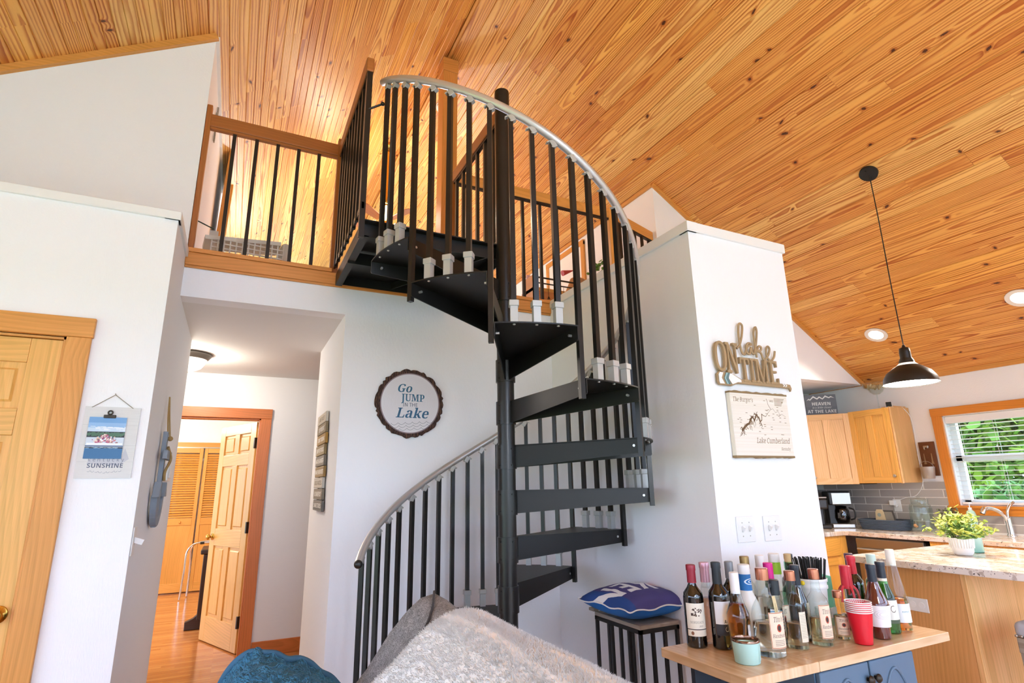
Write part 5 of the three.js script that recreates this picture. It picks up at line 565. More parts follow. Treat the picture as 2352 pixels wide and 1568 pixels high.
const LQ = { amber: liq('#f2a23c', 0.07), pink: liq('#f0b088', 0.09), gold: liq('#e6c890', 0.12), red: liq('#5a1612', 0.02), brown: liq('#5c2614', 0.02), water: liq('#f4f2e6', 0.6) };
const CAP = { red: S('#8c1a2c', 0.4), pink: S('#d8a8b4', 0.3, { metalness: 0.4 }), black: S('#20262a', 0.45), grey: S('#8d9093', 0.35, { metalness: 0.4 }), white: S('#eeede9', 0.4), gold: S('#a08452', 0.35, { metalness: 0.6 }), copper: S('#bd7a5e', 0.25, { metalness: 0.85 }), magenta: S('#d81e8c', 0.4), cork: S('#c4a474', 0.9), purple: S('#4a2038', 0.4), redbright: S('#c8182c', 0.4), mint: S('#cfeade', 0.4), cream: S('#efe9d8', 0.45), wax: S('#d0283c', 0.3), navy: S('#1d242e', 0.4) };
// shape: [radius, height] pairs from the foot to the lip, for total height 1 of the given radius
const SHAPES = {
  bordeaux: (r, h) => [[r * 0.9, 0], [r, 0.006], [r, h * 0.60], [r * 0.93, h * 0.66], [r * 0.55, h * 0.725], [0.0145, h * 0.77], [0.0135, h * 0.93], [0.0155, h * 0.94], [0.0155, h - 0.004], [0.012, h]],
  burgundy: (r, h) => [[r * 0.9, 0], [r, 0.006], [r, h * 0.42], [r * 0.9, h * 0.52], [r * 0.55, h * 0.66], [0.0150, h * 0.78], [0.0135, h * 0.93], [0.0155, h * 0.94], [0.0155, h - 0.004], [0.012, h]],
  flute: (r, h) => [[r * 0.9, 0], [r, 0.006], [r, h * 0.36], [r * 0.86, h * 0.5], [r * 0.6, h * 0.68], [0.0155, h * 0.86], [0.014, h * 0.94], [0.0145, h]],
  bulb: (r, h) => [[r * 0.72, 0], [r * 0.78, 0.006], [r * 0.8, h * 0.22], [r, h * 0.40], [r * 0.96, h * 0.50], [r * 0.62, h * 0.64], [0.016, h * 0.78], [0.014, h * 0.93], [0.0155, h * 0.94], [0.0155, h]],
  spirit: (r, h) => [[r * 0.93, 0], [r, 0.006], [r, h * 0.56], [r * 0.92, h * 0.62], [r * 0.55, h * 0.69], [0.0165, h * 0.735], [0.0155, h * 0.9], [0.0165, h * 0.91], [0.0165, h]],
  handle: (r, h) => [[r * 0.95, 0], [r, 0.008], [r, h * 0.46], [r * 0.9, h * 0.54], [r * 0.55, h * 0.66], [0.021, h * 0.74], [0.0195, h * 0.92], [0.02, h]],
  jug: (r, h) => [[r * 0.95, 0], [r, 0.008], [r, h * 0.55], [r * 0.85, h * 0.63], [r * 0.5, h * 0.71], [0.022, h * 0.75], [0.021, h]],
};
function bottle(name, label, shape, x, z, h, r, o) {
  const g = thing(name, label, 'bottle', [x, CY, z], o.turn || 0), pr = SHAPES[shape](r, h), gm = o.glass || M.glass;
  const solid = gm === M.darkGlass || o.opaque; mesh('glass_body', lathe([[0, 0.002], ...pr, [0, h]], 36), gm, g);
  if (!solid && o.liquid) { const top = h * (o.level ?? 0.4), q = [[0, 0.006]]; for (const [rr2, y] of pr) { if (y >= top) break; q.push([Math.max(0.002, rr2 - 0.003), Math.max(y, 0.006)]); } let rt = q.at(-1)[0]; for (let i = 1; i < pr.length; i++) if (pr[i][1] >= top && pr[i - 1][1] < top) { const t = (top - pr[i - 1][1]) / (pr[i][1] - pr[i - 1][1]); rt = pr[i - 1][0] + (pr[i][0] - pr[i - 1][0]) * t - 0.003; } q.push([rt, top], [0, top]); mesh('liquid', lathe(q, 32), o.liquid, g); }
  for (const l of o.labels || []) { const arc = l.arc || 2.2, lr = (l.r || r) + 0.0009; const q = new THREE.CylinderGeometry(l.r1 ? l.r1 + 0.0009 : lr, lr, l.y1 - l.y0, 24, 1, true, -arc / 2 + (l.at || 0), arc).translate(0, (l.y0 + l.y1) / 2, 0); mesh('label', q, S('#ffffff', 0.6, { map: l.tex, side: THREE.DoubleSide }), g); }
  const c = o.cap; if (c) { const rc = c.r || 0.0168, ch = c.h || h * 0.2; const cg = c.slim ? lathe([[rc * 1.02, h - ch], [rc * 0.98, h * 0.93], [rc * 1.08, h * 0.94], [rc * 1.08, h + 0.001], [rc * 0.9, h + 0.003], [0, h + 0.003]], 24) : lathe([[rc, h - ch], [rc, h + 0.001], [rc * 0.9, h + 0.004], [0, h + 0.004]], 24); mesh('cap', cg, c.m, g); if (c.band) mesh('neck_band', lathe([[0.0172, h - ch - 0.02], [0.0172, h - ch]], 20), c.band, g); }
  if (o.extra) o.extra(g); return g;
}
bottle('wine_bottle', 'dark red wine bottle with cream castle label and red foil, leftmost on the cart', 'bordeaux', 1.63, -1.764, 0.285, 0.0375, { glass: M.darkGlass, labels: [{ tex: LB.bord, y0: 0.042, y1: 0.155, arc: 2.1, at: -0.55 }], cap: { m: CAP.red, h: 0.062, slim: true } });
bottle('sparkling_bottle', 'clear sparkling rose bottle with pink foil behind the leftmost wine bottle', 'burgundy', 1.72, -1.785, 0.285, 0.038, { liquid: LQ.pink, level: 0.55, cap: { m: CAP.pink, h: 0.07, slim: true, r: 0.0185, band: CAP.white } });
bottle('wine_bottle', 'dark wine bottle with black capsule and white label lettered AL', 'bordeaux', 1.697, -1.70, 0.296, 0.0375, { glass: M.darkGlass, labels: [{ tex: LB.al, y0: 0.05, y1: 0.165, arc: 1.9, at: -0.35 }], cap: { m: CAP.black, h: 0.075, slim: true } });
bottle('rose_bottle', 'round-bellied orange rose bottle with white capsule behind the mint candle', 'bulb', 1.70, -1.618, 0.268, 0.043, { liquid: LQ.amber, level: 0.62, labels: [{ tex: LB.white, y0: 0.062, y1: 0.10, arc: 0.7, at: 0.4, r: 0.037 }], cap: { m: CAP.white, h: 0.068 } });
bottle('wine_bottle', 'dark bottle with grey screw cap behind the orange rose bottle', 'bordeaux', 1.853, -1.785, 0.278, 0.0375, { glass: M.darkGlass, cap: { m: CAP.grey, h: 0.06 } });
bottle('rum_bottle', 'milky white coconut rum bottle with blue neck label', 'handle', 1.804, -1.664, 0.283, 0.045, { glass: S('#ece9e2', 0.25), opaque: true, labels: [{ tex: LB.blue, y0: 0.195, y1: 0.255, arc: 6.28, r: 0.0225, r1: 0.0205 }], cap: { m: CAP.white, h: 0.03, r: 0.022 } });
bottle('liquor_bottle', 'clear bottle with gold screw cap behind the coconut rum', 'spirit', 1.945, -1.785, 0.292, 0.037, { liquid: LQ.water, level: 0.5, cap: { m: CAP.gold, h: 0.045, r: 0.0185 } });
bottle('liquor_bottle', 'clear bottle with ribbed white cap between gold and pink caps', 'spirit', 2.035, -1.785, 0.29, 0.037, { liquid: LQ.water, level: 0.45, cap: { m: CAP.white, h: 0.055, r: 0.019 } });
bottle('vodka_jug', 'largest clear vodka bottle with copper cap and peach label behind the candle', 'handle', 1.766, -1.548, 0.286, 0.052, { liquid: LQ.water, level: 0.38, labels: [{ tex: LB.vodka, y0: 0.035, y1: 0.15, arc: 1.3, at: -0.1 }, { tex: LB.creek, y0: 0.13, y1: 0.20, arc: 0.5, at: 0.1, r: 0.045, r1: 0.036 }], cap: { m: CAP.copper, h: 0.036, r: 0.0225 } });
bottle('liquor_bottle', 'clear bottle with bright pink screw cap in the back row', 'spirit', 1.985, -1.705, 0.272, 0.036, { liquid: LQ.water, level: 0.4, cap: { m: CAP.magenta, h: 0.06, r: 0.0185, band: CAP.grey } });
bottle('whiskey_bottle', 'short brown whiskey bottle with black flip cap and blue swirls', 'spirit', 1.922, -1.637, 0.222, 0.034, { liquid: LQ.brown, level: 0.55, labels: [{ tex: LB.swirl, y0: 0.05, y1: 0.125, arc: 2.4, at: -0.3 }], cap: { m: CAP.black, h: 0.05, r: 0.021 }, extra: (g) => mesh('cap_tab', rbox(-0.034, -0.018, 0.198, 0.216, -0.008, 0.008, 0.003), CAP.black, g) });
bottle('liquor_bottle', 'white-capped bottle with bright green neck label in the back row', 'jug', 2.115, -1.78, 0.292, 0.038, { liquid: LQ.water, level: 0.5, labels: [{ tex: LB.green, y0: 0.215, y1: 0.262, arc: 6.28, r: 0.0222, r1: 0.0218 }], cap: { m: CAP.white, h: 0.03, r: 0.0228 } });
bottle('corked_bottle', 'clear bottle closed with a tall cork left of the straws', 'spirit', 2.10, -1.70, 0.272, 0.036, { glass: M.mintGlass, liquid: LQ.gold, level: 0.35, extra: (g) => mesh('cork', cyl(0.013, 0.0145, 0.268, 0.302, 0, 0, 16), CAP.cork, g) });
bottle('vodka_bottle', 'vodka bottle with copper cap seen from its paper side, middle front of the cart', 'spirit', 1.925, -1.56, 0.263, 0.0375, { liquid: LQ.gold, level: 0.33, labels: [{ tex: LB.paper, y0: 0.03, y1: 0.13, arc: 0.8, at: -0.1 }, { tex: LB.vodka, y0: 0.03, y1: 0.14, arc: 1.3, at: 3.3 }], cap: { m: CAP.copper, h: 0.03, r: 0.0195 } });
bottle('wine_bottle', 'black wine bottle with dark navy capsule left of the straw bucket', 'burgundy', 2.047, -1.632, 0.268, 0.037, { glass: M.darkGlass, cap: { m: CAP.navy, h: 0.075, slim: true } });
bottle('wine_bottle', 'dark-capped bottle hidden behind the drinking straws', 'bordeaux', 2.21, -1.785, 0.285, 0.037, { glass: M.darkGlass, cap: { m: CAP.black, h: 0.07, slim: true } });
bottle('vodka_bottle', 'vodka bottle with copper cap and peach label in front of the straw bucket', 'spirit', 2.04, -1.545, 0.263, 0.0375, { liquid: LQ.gold, level: 0.36, labels: [{ tex: LB.vodka, y0: 0.03, y1: 0.145, arc: 1.4, at: -0.2 }, { tex: LB.paper, y0: 0.03, y1: 0.14, arc: 1.0, at: 3.6 }], cap: { m: CAP.copper, h: 0.032, r: 0.0195 } });
bottle('vodka_bottle', 'smallest vodka bottle with copper cap left of the red cups', 'spirit', 2.18, -1.559, 0.171, 0.027, { liquid: LQ.gold, level: 0.5, labels: [{ tex: LB.vodka, y0: 0.02, y1: 0.085, arc: 1.9, at: -0.65 }], cap: { m: CAP.copper, h: 0.022, r: 0.018 } });
bottle('bourbon_bottle', 'clear bourbon bottle dipped in dripping red wax', 'spirit', 2.338, -1.62, 0.245, 0.037, { liquid: LQ.amber, level: 0.25, labels: [{ tex: LB.paper, y0: 0.04, y1: 0.11, arc: 1.6 }], cap: { m: CAP.wax, h: 0.085, r: 0.0215 }, extra: (g) => { for (let i = 0; i < 5; i++) { const a = i * 1.26 - 0.5; mesh('wax_drip', tube([[0.02 * Math.cos(a), 0.17, 0.02 * Math.sin(a)], [0.032 * Math.cos(a), 0.155, 0.032 * Math.sin(a)], [0.0385 * Math.cos(a), 0.13 - (i % 2) * 0.02, 0.0385 * Math.sin(a)]], 0.005, 14, 6), CAP.wax, g); } } });
bottle('wine_bottle', 'olive glass wine bottle with purple capsule at the back right', 'bordeaux', 2.53, -1.726, 0.272, 0.037, { glass: M.oliveGlass, liquid: LQ.gold, level: 0.5, cap: { m: CAP.purple, h: 0.055, slim: true, band: CAP.cream } });
bottle('wine_bottle', 'black wine bottle with bright red foil at the right of the cart', 'bordeaux', 2.415, -1.64, 0.278, 0.0375, { glass: M.darkGlass, cap: { m: CAP.redbright, h: 0.075, slim: true } });
bottle('liquor_bottle', 'pale mint glass bottle with white cap furthest back at the right', 'spirit', 2.585, -1.66, 0.27, 0.036, { glass: M.mintGlass, liquid: LQ.water, level: 0.6, cap: { m: CAP.mint, h: 0.04, r: 0.019 } });
bottle('wine_bottle', 'dark-necked bottle of brown-red wine with large white label beside the red cups', 'bulb', 2.322, -1.499, 0.266, 0.042, { glass: PHY({ color: '#58201a', roughness: 0.05, clearcoat: 1 }), opaque: true, labels: [{ tex: LB.white, y0: 0.045, y1: 0.122, arc: 3.2, at: -0.5, r: 0.0365, r1: 0.0425 }], cap: { m: CAP.navy, h: 0.075, slim: true } });
bottle('wine_bottle', 'green glass wine bottle with dark capsule and pear label', 'burgundy', 2.436, -1.532, 0.264, 0.037, { glass: M.greenGlass, liquid: LQ.water, level: 0.3, labels: [{ tex: LB.pear, y0: 0.04, y1: 0.125, arc: 1.5, at: -0.35 }], cap: { m: CAP.navy, h: 0.06, slim: true, band: CAP.cream } });
bottle('rose_bottle', 'tall slender rose bottle with cream capsule, rightmost on the cart', 'flute', 2.512, -1.53, 0.306, 0.037, { liquid: LQ.amber, level: 0.40, labels: [{ tex: LB.rose, y0: 0.035, y1: 0.105, arc: 1.6, at: -0.4 }], cap: { m: CAP.cream, h: 0.058 } });
// bucket of straws
{ const g = thing('plastic_bucket', 'white ribbed plastic bucket with red stripes holding black straws', 'bucket', [2.20, CY, -1.682]); mesh('bucket', lathe([[0, 0], [0.045, 0], [0.050, 0.10], [0.053, 0.13], [0.056, 0.165], [0.061, 0.168], [0.061, 0.178], [0.058, 0.18], [0.058, 0.192], [0.062, 0.194], [0.062, 0.205], [0.058, 0.205], [0.048, 0.02], [0, 0.012]], 40), M.plastic, g); for (const [y, h, c] of [[0.118, 0.004, 0], [0.127, 0.004, 0], [0.104, 0.009, 0]]) mesh('red_stripe', lathe([[0.0503 + (y - 0.1) * 0.1, y], [0.0506 + (y - 0.1) * 0.1, y + h]], 40), S('#c21f2c', 0.5), g); mesh('bail_ear', new THREE.SphereGeometry(0.009, 10, 8).translate(-0.062, 0.19, 0.008), S('#e2c522', 0.5), g); }
{ const g0 = cyl(0.0027, 0.0027, 0, 0.268, 0, 0, 6); for (let i = 0; i < 46; i++) { const a = i * 2.39996, r = 0.046 * Math.sqrt((i + 0.5) / 46); const s = mesh('drinking_straw', g0, M.blackMatt); s.position.set(2.20 + r * 0.5 * Math.cos(a), CY + 0.016, -1.682 + r * 0.5 * Math.sin(a)); s.rotation.set(r * Math.sin(a) * 3.6, 0, -r * Math.cos(a) * 3.6); tag(s, 'thin black drinking straw standing in the white bucket', 'straw', 'black straws in the bucket'); } }
// red cups, nested
{ const cg = lathe([[0, 0.001], [0.030, 0.001], [0.0305, 0.004], [0.0365, 0.055], [0.0375, 0.058], [0.044, 0.112], [0.0435, 0.112], [0.029, 0.004], [0, 0.004]], 40), rg = new THREE.TorusGeometry(0.0445, 0.0022, 8, 40).rotateX(Math.PI / 2).translate(0, 0.1125, 0), ig = lathe([[0.0434, 0.111], [0.0365, 0.058], [0.0288, 0.0045], [0, 0.0045]], 36), red = S('#d4142a', 0.35); const lab = ['bottom red plastic cup of the nested stack, its whole side showing', 'second red cup from the bottom of the nested stack', 'third red cup from the bottom of the nested stack', 'third red cup from the top of the nested stack', 'second red cup from the top of the nested stack', 'topmost red cup of the nested stack, open white inside showing'];
  for (let i = 0; i < 6; i++) { const c = thing('plastic_cup', lab[i], 'cup', [2.188, CY + i * 0.0068, -1.485], 0, 'red cups nested in a stack'); mesh('cup_wall', cg, red, c); mesh('rim', rg, M.white, c); mesh('lining', ig, M.white, c); } }
{ const g = thing('candle_jar', 'mint green candle jar with shiny bronze rim at the front of the cart', 'candle', [1.636, CY, -1.536]); const mt = S('#b4dcd4', 0.4); mesh('jar', lathe([[0, 0], [0.036, 0], [0.041, 0.003], [0.045, 0.068], [0.042, 0.068], [0.04, 0.03], [0, 0.03]], 44), mt, g); mesh('metal_rim', lathe([[0.0452, 0.067], [0.0454, 0.074], [0.042, 0.0745], [0.0415, 0.06]], 44), S('#8a6a58', 0.15, { metalness: 1 }), g); const tx = labelTex('#b9dfd7', (c, w, h) => { c.strokeStyle = '#8fc0b8'; c.lineWidth = 6; c.strokeRect(14, 14, w - 28, h - 28); c.fillStyle = '#4a6a68'; c.beginPath(); c.arc(140, 70, 18, 0, 7); c.fill(); c.fillStyle = '#7fa8a4'; for (let i = 0; i < 6; i++) c.fillRect(60, 120 + i * 26, 130, 7); }); mesh('label', new THREE.CylinderGeometry(0.0447, 0.0425, 0.05, 16, 1, true, 0.25, 0.75).translate(0, 0.035, 0), S('#ffffff', 0.5, { map: tx }), g); mesh('wick', cyl(0.0012, 0.0012, 0.03, 0.042, 0, 0, 6), M.black, g); }
{ const g = thing('ribbed_tumbler', 'clear ribbed tumbler squeezed between the vodka bottles', 'glass', [2.12, CY, -1.585]); mesh('wall', lathe([[0, 0.003], [0.025, 0.003], [0.029, 0.115], [0.027, 0.115], [0.023, 0.01], [0, 0.01]], 28), M.glass, g); const q = []; for (let i = 0; i < 14; i++) { const a = i / 14 * 6.283; q.push(bar([0.0255 * Math.cos(a), 0.006, 0.0255 * Math.sin(a)], [0.029 * Math.cos(a), 0.10, 0.029 * Math.sin(a)], 0.0016, 5)); } mesh('ribs', q, M.glass, g); }
{ const g = thing('paper_bag', 'small mint green paper bag behind the straw bucket', 'bag', [2.33, CY, -1.755], 0.1); mesh('bag', prism([[-0.05, 0], [0.05, 0], [0.045, 0.19], [-0.02, 0.205], [-0.045, 0.19]], 0.04, 0.002), S('#7fd0a8', 0.8), g); mesh('white_band', prism([[-0.0505, 0.03], [0.0505, 0.03], [0.049, 0.07], [-0.049, 0.07]], 0.001).translate(0, 0, 0.043), M.white, g); }

// ---------- slat-legged side table and cushion ----------
{ const g = thing('side_table', 'small grey-wood side table on black slatted metal legs', 'side table', [0, 0, 0]); const x0 = 1.775, x1 = 2.012, z0 = -2.66, z1 = -2.29, y = 0.75; mesh('table_top', grainUV(rbox(x0, x1, y - 0.018, y, z0, z1, 0.002), 'x', 0.1, 0.2, 1.4), M.greyWood, g); mesh('top_frame', [beam([x0, y - 0.028, z0 + 0.008], [x1, y - 0.028, z0 + 0.008], 0.016, 0.018), beam([x0, y - 0.028, z1 - 0.008], [x1, y - 0.028, z1 - 0.008], 0.016, 0.018), beam([x0 + 0.008, y - 0.028, z0], [x0 + 0.008, y - 0.028, z1], 0.016, 0.018), beam([x1 - 0.008, y - 0.028, z0], [x1 - 0.008, y - 0.028, z1], 0.016, 0.018)], M.black, g);
  for (let i = 0; i < 4; i++) { const z = z0 + 0.009 + (z1 - z0 - 0.018) * [0, 0.36, 0.76, 1][i]; mesh(i === 0 || i === 3 ? 'leg' : 'slat', box(x0 + 0.001, x0 + 0.016, 0, y - 0.03, z - 0.0075, z + 0.0075), M.black, g); } for (let i = 1; i < 4; i++) { const x = x0 + (x1 - x0 - 0.016) * [0, 0.33, 0.66, 1][i]; mesh(i === 3 ? 'leg' : 'slat', box(x, x + 0.015, 0, y - 0.03, z1 - 0.017, z1 - 0.002), M.black, g); if (i === 3) mesh('leg', box(x, x + 0.015, 0, y - 0.03, z0 + 0.002, z0 + 0.017), M.black, g); else mesh('slat', box(x, x + 0.015, 0, y - 0.03, z0 + 0.002, z0 + 0.017), M.black, g); } }
tag(mesh('door_chock', wood(rbox(1.765, 1.80, 0.75, 0.765, -2.70, -2.655, 0.003), 'x'), M.greyWood), 'stub of brown wood at the back corner of the side table', 'wood block');
{ const g = thing('throw_pillow', 'blue and purple team pillow with white letters on the side table', 'pillow', [1.885, 0.752, -2.465], 0.06);
  const a = 0.20, b = 0.20, N = 28; const surf = (s) => { const geo = new THREE.PlaneGeometry(2, 2, N, N); const p = geo.attributes.position; for (let i = 0; i < p.count; i++) { const u = p.getX(i), v = p.getY(i); const k = (1 - Math.pow(Math.abs(u), 2.6)) * (1 - Math.pow(Math.abs(v), 2.6)), pin = 1 - 0.07 * (1 - u * u * 0 - Math.abs(u * v)); const h = Math.pow(Math.max(0, k), 0.5); const wr = (fbm(u * 2.4 + 5 + s, v * 2.4 + 3, 3) - 0.5) * 0.02 * h; p.setXYZ(i, u * a * pin, (s > 0 ? 0.075 * h + 0.07 + wr : 0.07 - 0.068 * h + wr * 0.1), -v * b * pin); } geo.computeVertexNormals(); return geo; };
  const tx = canvasTex(512, 512, (c, w, h) => { c.fillStyle = '#453e7c'; c.fillRect(0, 0, w, h); c.fillStyle = '#26488c'; c.fillRect(0, 0, 56, h); c.save(); c.translate(256, 256); c.rotate(Math.PI); c.fillStyle = '#f2f2f4'; c.font = 'bold 330px sans-serif'; c.textAlign = 'left'; c.fillText('KEN', -150, 120, 470); c.fillStyle = '#d8283c'; c.beginPath(); c.moveTo(-235, 60); c.lineTo(-160, -60); c.lineTo(-150, 30); c.lineTo(-190, 90); c.fill(); c.strokeStyle = '#f2f2f4'; c.lineWidth = 8; c.beginPath(); c.moveTo(-160, -70); c.lineTo(-215, 70); c.stroke(); c.restore(); });
  mesh('front_cover', surf(1), S('#ffffff', 0.75, { map: tx, side: THREE.DoubleSide }), g); mesh('back_cover', surf(-1), S('#1668b4', 0.7, { side: THREE.DoubleSide }), g);
  const ed = []; for (let i = 0; i < 4; i++) for (let k = 0; k < 10; k++) { const t = -1 + k / 5, [u, v] = [[t, -1], [1, t], [-t, 1], [-1, -t]][i], pin = 1 - 0.07 * (1 - Math.abs(u * v)); ed.push([u * a * pin * 1.005, 0.07 + 0.006 * Math.sin(k * 1.3 + i), -v * b * pin * 1.005]); } mesh('piping', tube(ed, 0.0035, 160, 6, true), M.white, g); }

// ---------- sofa, fleece throw, quilted throw ----------
// the sofa stands sideways: its back runs along z, the seat is on the left
function loft(sections, closeEnds = true) { const n = sections[0].length, pos = [], idx = [], uv = []; sections.forEach((s) => { let l = 0; s.forEach((p, k) => { pos.push(...p); if (k) l += Math.hypot(p[0] - s[k - 1][0], p[1] - s[k - 1][1]); uv.push(p[2] * 3, l * 3); }); }); for (let i = 0; i < sections.length - 1; i++) for (let k = 0; k < n - 1; k++) { const a = i * n + k, b = a + 1, c = a + n, d = c + 1; idx.push(a, c, b, b, c, d); } const g = new THREE.BufferGeometry(); g.setAttribute('position', new THREE.Float32BufferAttribute(pos, 3)); g.setAttribute('uv', new THREE.Float32BufferAttribute(uv, 2)); g.setIndex(idx); g.computeVertexNormals(); return g; }
// profile of the back across x: from the seat side up over the ridge and down behind
const prof = [[0.20, 0.45], [0.19, 0.56], [0.215, 0.66], [0.27, 0.74], [0.33, 0.815], [0.395, 0.885], [0.46, 0.955], [0.515, 1.012], [0.555, 1.042], [0.60, 1.052], [0.64, 1.03], [0.662, 0.97], [0.67, 0.8], [0.675, 0.45], [0.68, 0.05]];
const secs = []; for (let i = 0; i <= 30; i++) { const t = i / 30, z = -1.835 + t * 1.75; const e = Math.min(1, (t * 1.75) / 0.09), sh = Math.sqrt(Math.max(0, 1 - (1 - e) * (1 - e))); secs.push(prof.map(([x, y], k) => { const cx = 0.52, cy = 0.72, puff = 0.012 * Math.sin(z * 9) * (k > 2 && k < 9 ? 1 : 0); return [cx + (x - cx) * (0.80 + 0.20 * sh) + puff * 0.3, cy + (y - cy) * (0.90 + 0.10 * sh) + puff * 0.5 + (k > 5 && k < 11 ? 0.02 * Math.exp(-Math.pow((z + 1.80) / 0.10, 2)) : 0), z]; })); }
{ const g = thing('sofa', 'grey tweed sofa seen along its back with rounded cushions', 'sofa', [0, 0.007, 0]); const back = loft(secs); const c0 = secs[0], cap = new THREE.BufferGeometry(); { const pos = [], idx = []; c0.forEach((p) => pos.push(...p)); pos.push(0.52, 0.6, -1.845); for (let k = 0; k < c0.length - 1; k++) idx.push(c0.length, k, k + 1); idx.push(c0.length, c0.length - 1, 0); cap.setAttribute('position', new THREE.Float32BufferAttribute(pos, 3)); cap.setAttribute('uv', new THREE.Float32BufferAttribute(c0.concat([[0.52, 0.6]]).flatMap((p) => [p[0] * 3, p[1] * 3]), 2)); cap.setIndex(idx); cap.computeVertexNormals(); }
  const bm = mesh('backrest', [back, cap], M.sofa, g); bm.material.side = THREE.DoubleSide;
  mesh('back_seam', tube([secs[1][9].map((v, i) => v + [0, 0.003, 0][i]), secs[3][8], secs[4][7], secs[4][5]].map((p) => [p[0] - 0.002, p[1] + 0.003, p[2]]), 0.0035, 40, 6), S('#3c3c40', 0.95), g);
  mesh('seat_cushion', rbox(-0.48, 0.26, 0.25, 0.46, -1.70, -0.1, 0.06, 4), M.sofa, g); mesh('base', rbox(-0.5, 0.68, 0.06, 0.25, -1.82, -0.08, 0.02, 2), M.sofa, g); mesh('arm', rbox(-0.5, 0.5, 0.25, 0.64, -1.92, -1.70, 0.07, 4), M.sofa, g); for (const [x, z] of [[-0.4, -1.75], [0.6, -1.75], [-0.4, -0.2], [0.6, -0.2]]) mesh('foot', cyl(0.025, 0.03, 0, 0.07, x, z, 14), M.blackMatt, g); }
// fleece laid over the back
{ const fs = []; const at = (z) => { const t = (z + 1.835) / 1.75 * 30, i = Math.min(29, Math.max(0, Math.floor(t))), f = t - i; return secs[i].map((p, k) => [p[0] + (secs[i + 1][k][0] - p[0]) * f, p[1] + (secs[i + 1][k][1] - p[1]) * f, z]); };
  const K1 = 13.2, NZ = 60, NK = 56; for (let i = 0; i <= NZ; i++) { const row = []; for (let k = 0; k <= NK; k++) { const s = k / NK, k0 = 4.6 + 1.9 * Math.min(1, i / NZ * 1.6), kk = k0 + (K1 - k0) * s; const zf = -1.68 + 0.34 * s + 0.02 * Math.sin(s * 9), z = zf + (-0.09 - zf) * i / NZ; const P = at(z), a = Math.floor(kk), f = kk - a, p = P[a], q = P[Math.min(a + 1, P.length - 1)], dx = q[0] - p[0], dy = q[1] - p[1], l = Math.hypot(dx, dy) || 1; const edge = Math.min(1, s * 9, (1 - s) * 9, i / 2.2); const th = 0.004 + 0.017 * Math.sqrt(edge) + 0.02 * (fbm(z * 2.6 + 7, kk * 0.45, 2) - 0.4); row.push([p[0] + dx * f - dy / l * th, p[1] + dy * f + dx / l * th, z]); } fs.push(row); }
  const m = mesh('fleece_throw', loft(fs), M.fleece); m.position.y = 0.008; m.material.side = THREE.DoubleSide; tag(m, 'white fleece throw laid over the back of the grey sofa', 'throw blanket');
  // short pile along the lit edge and surface
  const tuft = new THREE.ConeGeometry(0.0012, 0.009, 3).translate(0, 0.0045, 0), n = 42000, im = new THREE.InstancedMesh(tuft, M.fleece, n), q = new THREE.Quaternion(), mt = new THREE.Matrix4(), up = new THREE.Vector3(0, 1, 0); const gp = m.geometry.attributes.position, gn = m.geometry.attributes.normal; const vv = (t) => new THREE.Vector3().fromBufferAttribute(gp, t); for (let i = 0; i < n; i++) { const r0 = Math.floor(rnd() * NZ * 0.92), j = r0 * (NK + 1) + Math.floor(rnd() * NK), f = rnd(), h = rnd(); const P = vv(j).lerp(vv(j + 1), f).lerp(vv(j + NK + 1).lerp(vv(j + NK + 2), f), h), Nn = new THREE.Vector3().fromBufferAttribute(gn, j); if (Nn.y < 0) Nn.negate(); Nn.add(new THREE.Vector3(rr(-0.9, 0.9), rr(-0.4, 0.5), rr(-0.9, 0.9))).normalize(); q.setFromUnitVectors(up, Nn); mt.compose(P, q, new THREE.Vector3(1, rr(0.5, 1.1), 1)); im.setMatrixAt(i, mt); } im.name = 'pile'; im.userData.kind = 'stuff'; im.castShadow = im.receiveShadow = true; m.add(im); }
// quilted throw over the far arm
{ const rows = []; const NX = 110, NZ = 80; for (let i = 0; i <= NZ; i++) { const row = []; const t = i / NZ; for (let k = 0; k <= NX; k++) { const s = k / NX, x = -0.03 + 0.60 * s; const edgeFar = -2.02 + 0.05 * Math.sin(s * 5) + 0.10 * s; const z = edgeFar + (-1.30 - edgeFar) * t; const lump = 0.035 * Math.exp(-Math.pow((s - 0.20) / 0.10, 2)) * (1 - t); const y = 0.66 + 0.255 * Math.exp(-Math.pow((s - 0.33) / 0.42, 2)) * (1 - 0.5 * t * t) + lump + 0.05 * (fbm(x * 12 + 2, z * 9, 3) - 0.4) + 0.016 * (Math.abs(fbm(x * 34, z * 30 + 4, 2) - 0.5) * 3 - 0.5) - 0.10 * Math.pow(Math.max(0, s - 0.6), 1.2) - 0.22 * Math.pow(1 - Math.min(1, s * 7), 2); row.push([x, y, z]); } rows.push(row); }
  const g = thing('quilted_throw', 'teal blue quilted throw bunched over the sofa arm in front of the hall', 'throw blanket'); const q = mesh('quilt', loft(rows), M.blueQuilt, g); q.material.side = THREE.DoubleSide; mesh('bound_edge', tube(rows[0].filter((_, k) => k % 6 === 0), 0.009, 90, 8), S('#35607c', 0.85), g); mesh('fill', loft(rows.map((r) => r.map((p) => [p[0], p[1] - 0.02, p[2]]))), M.blueQuilt, g); }

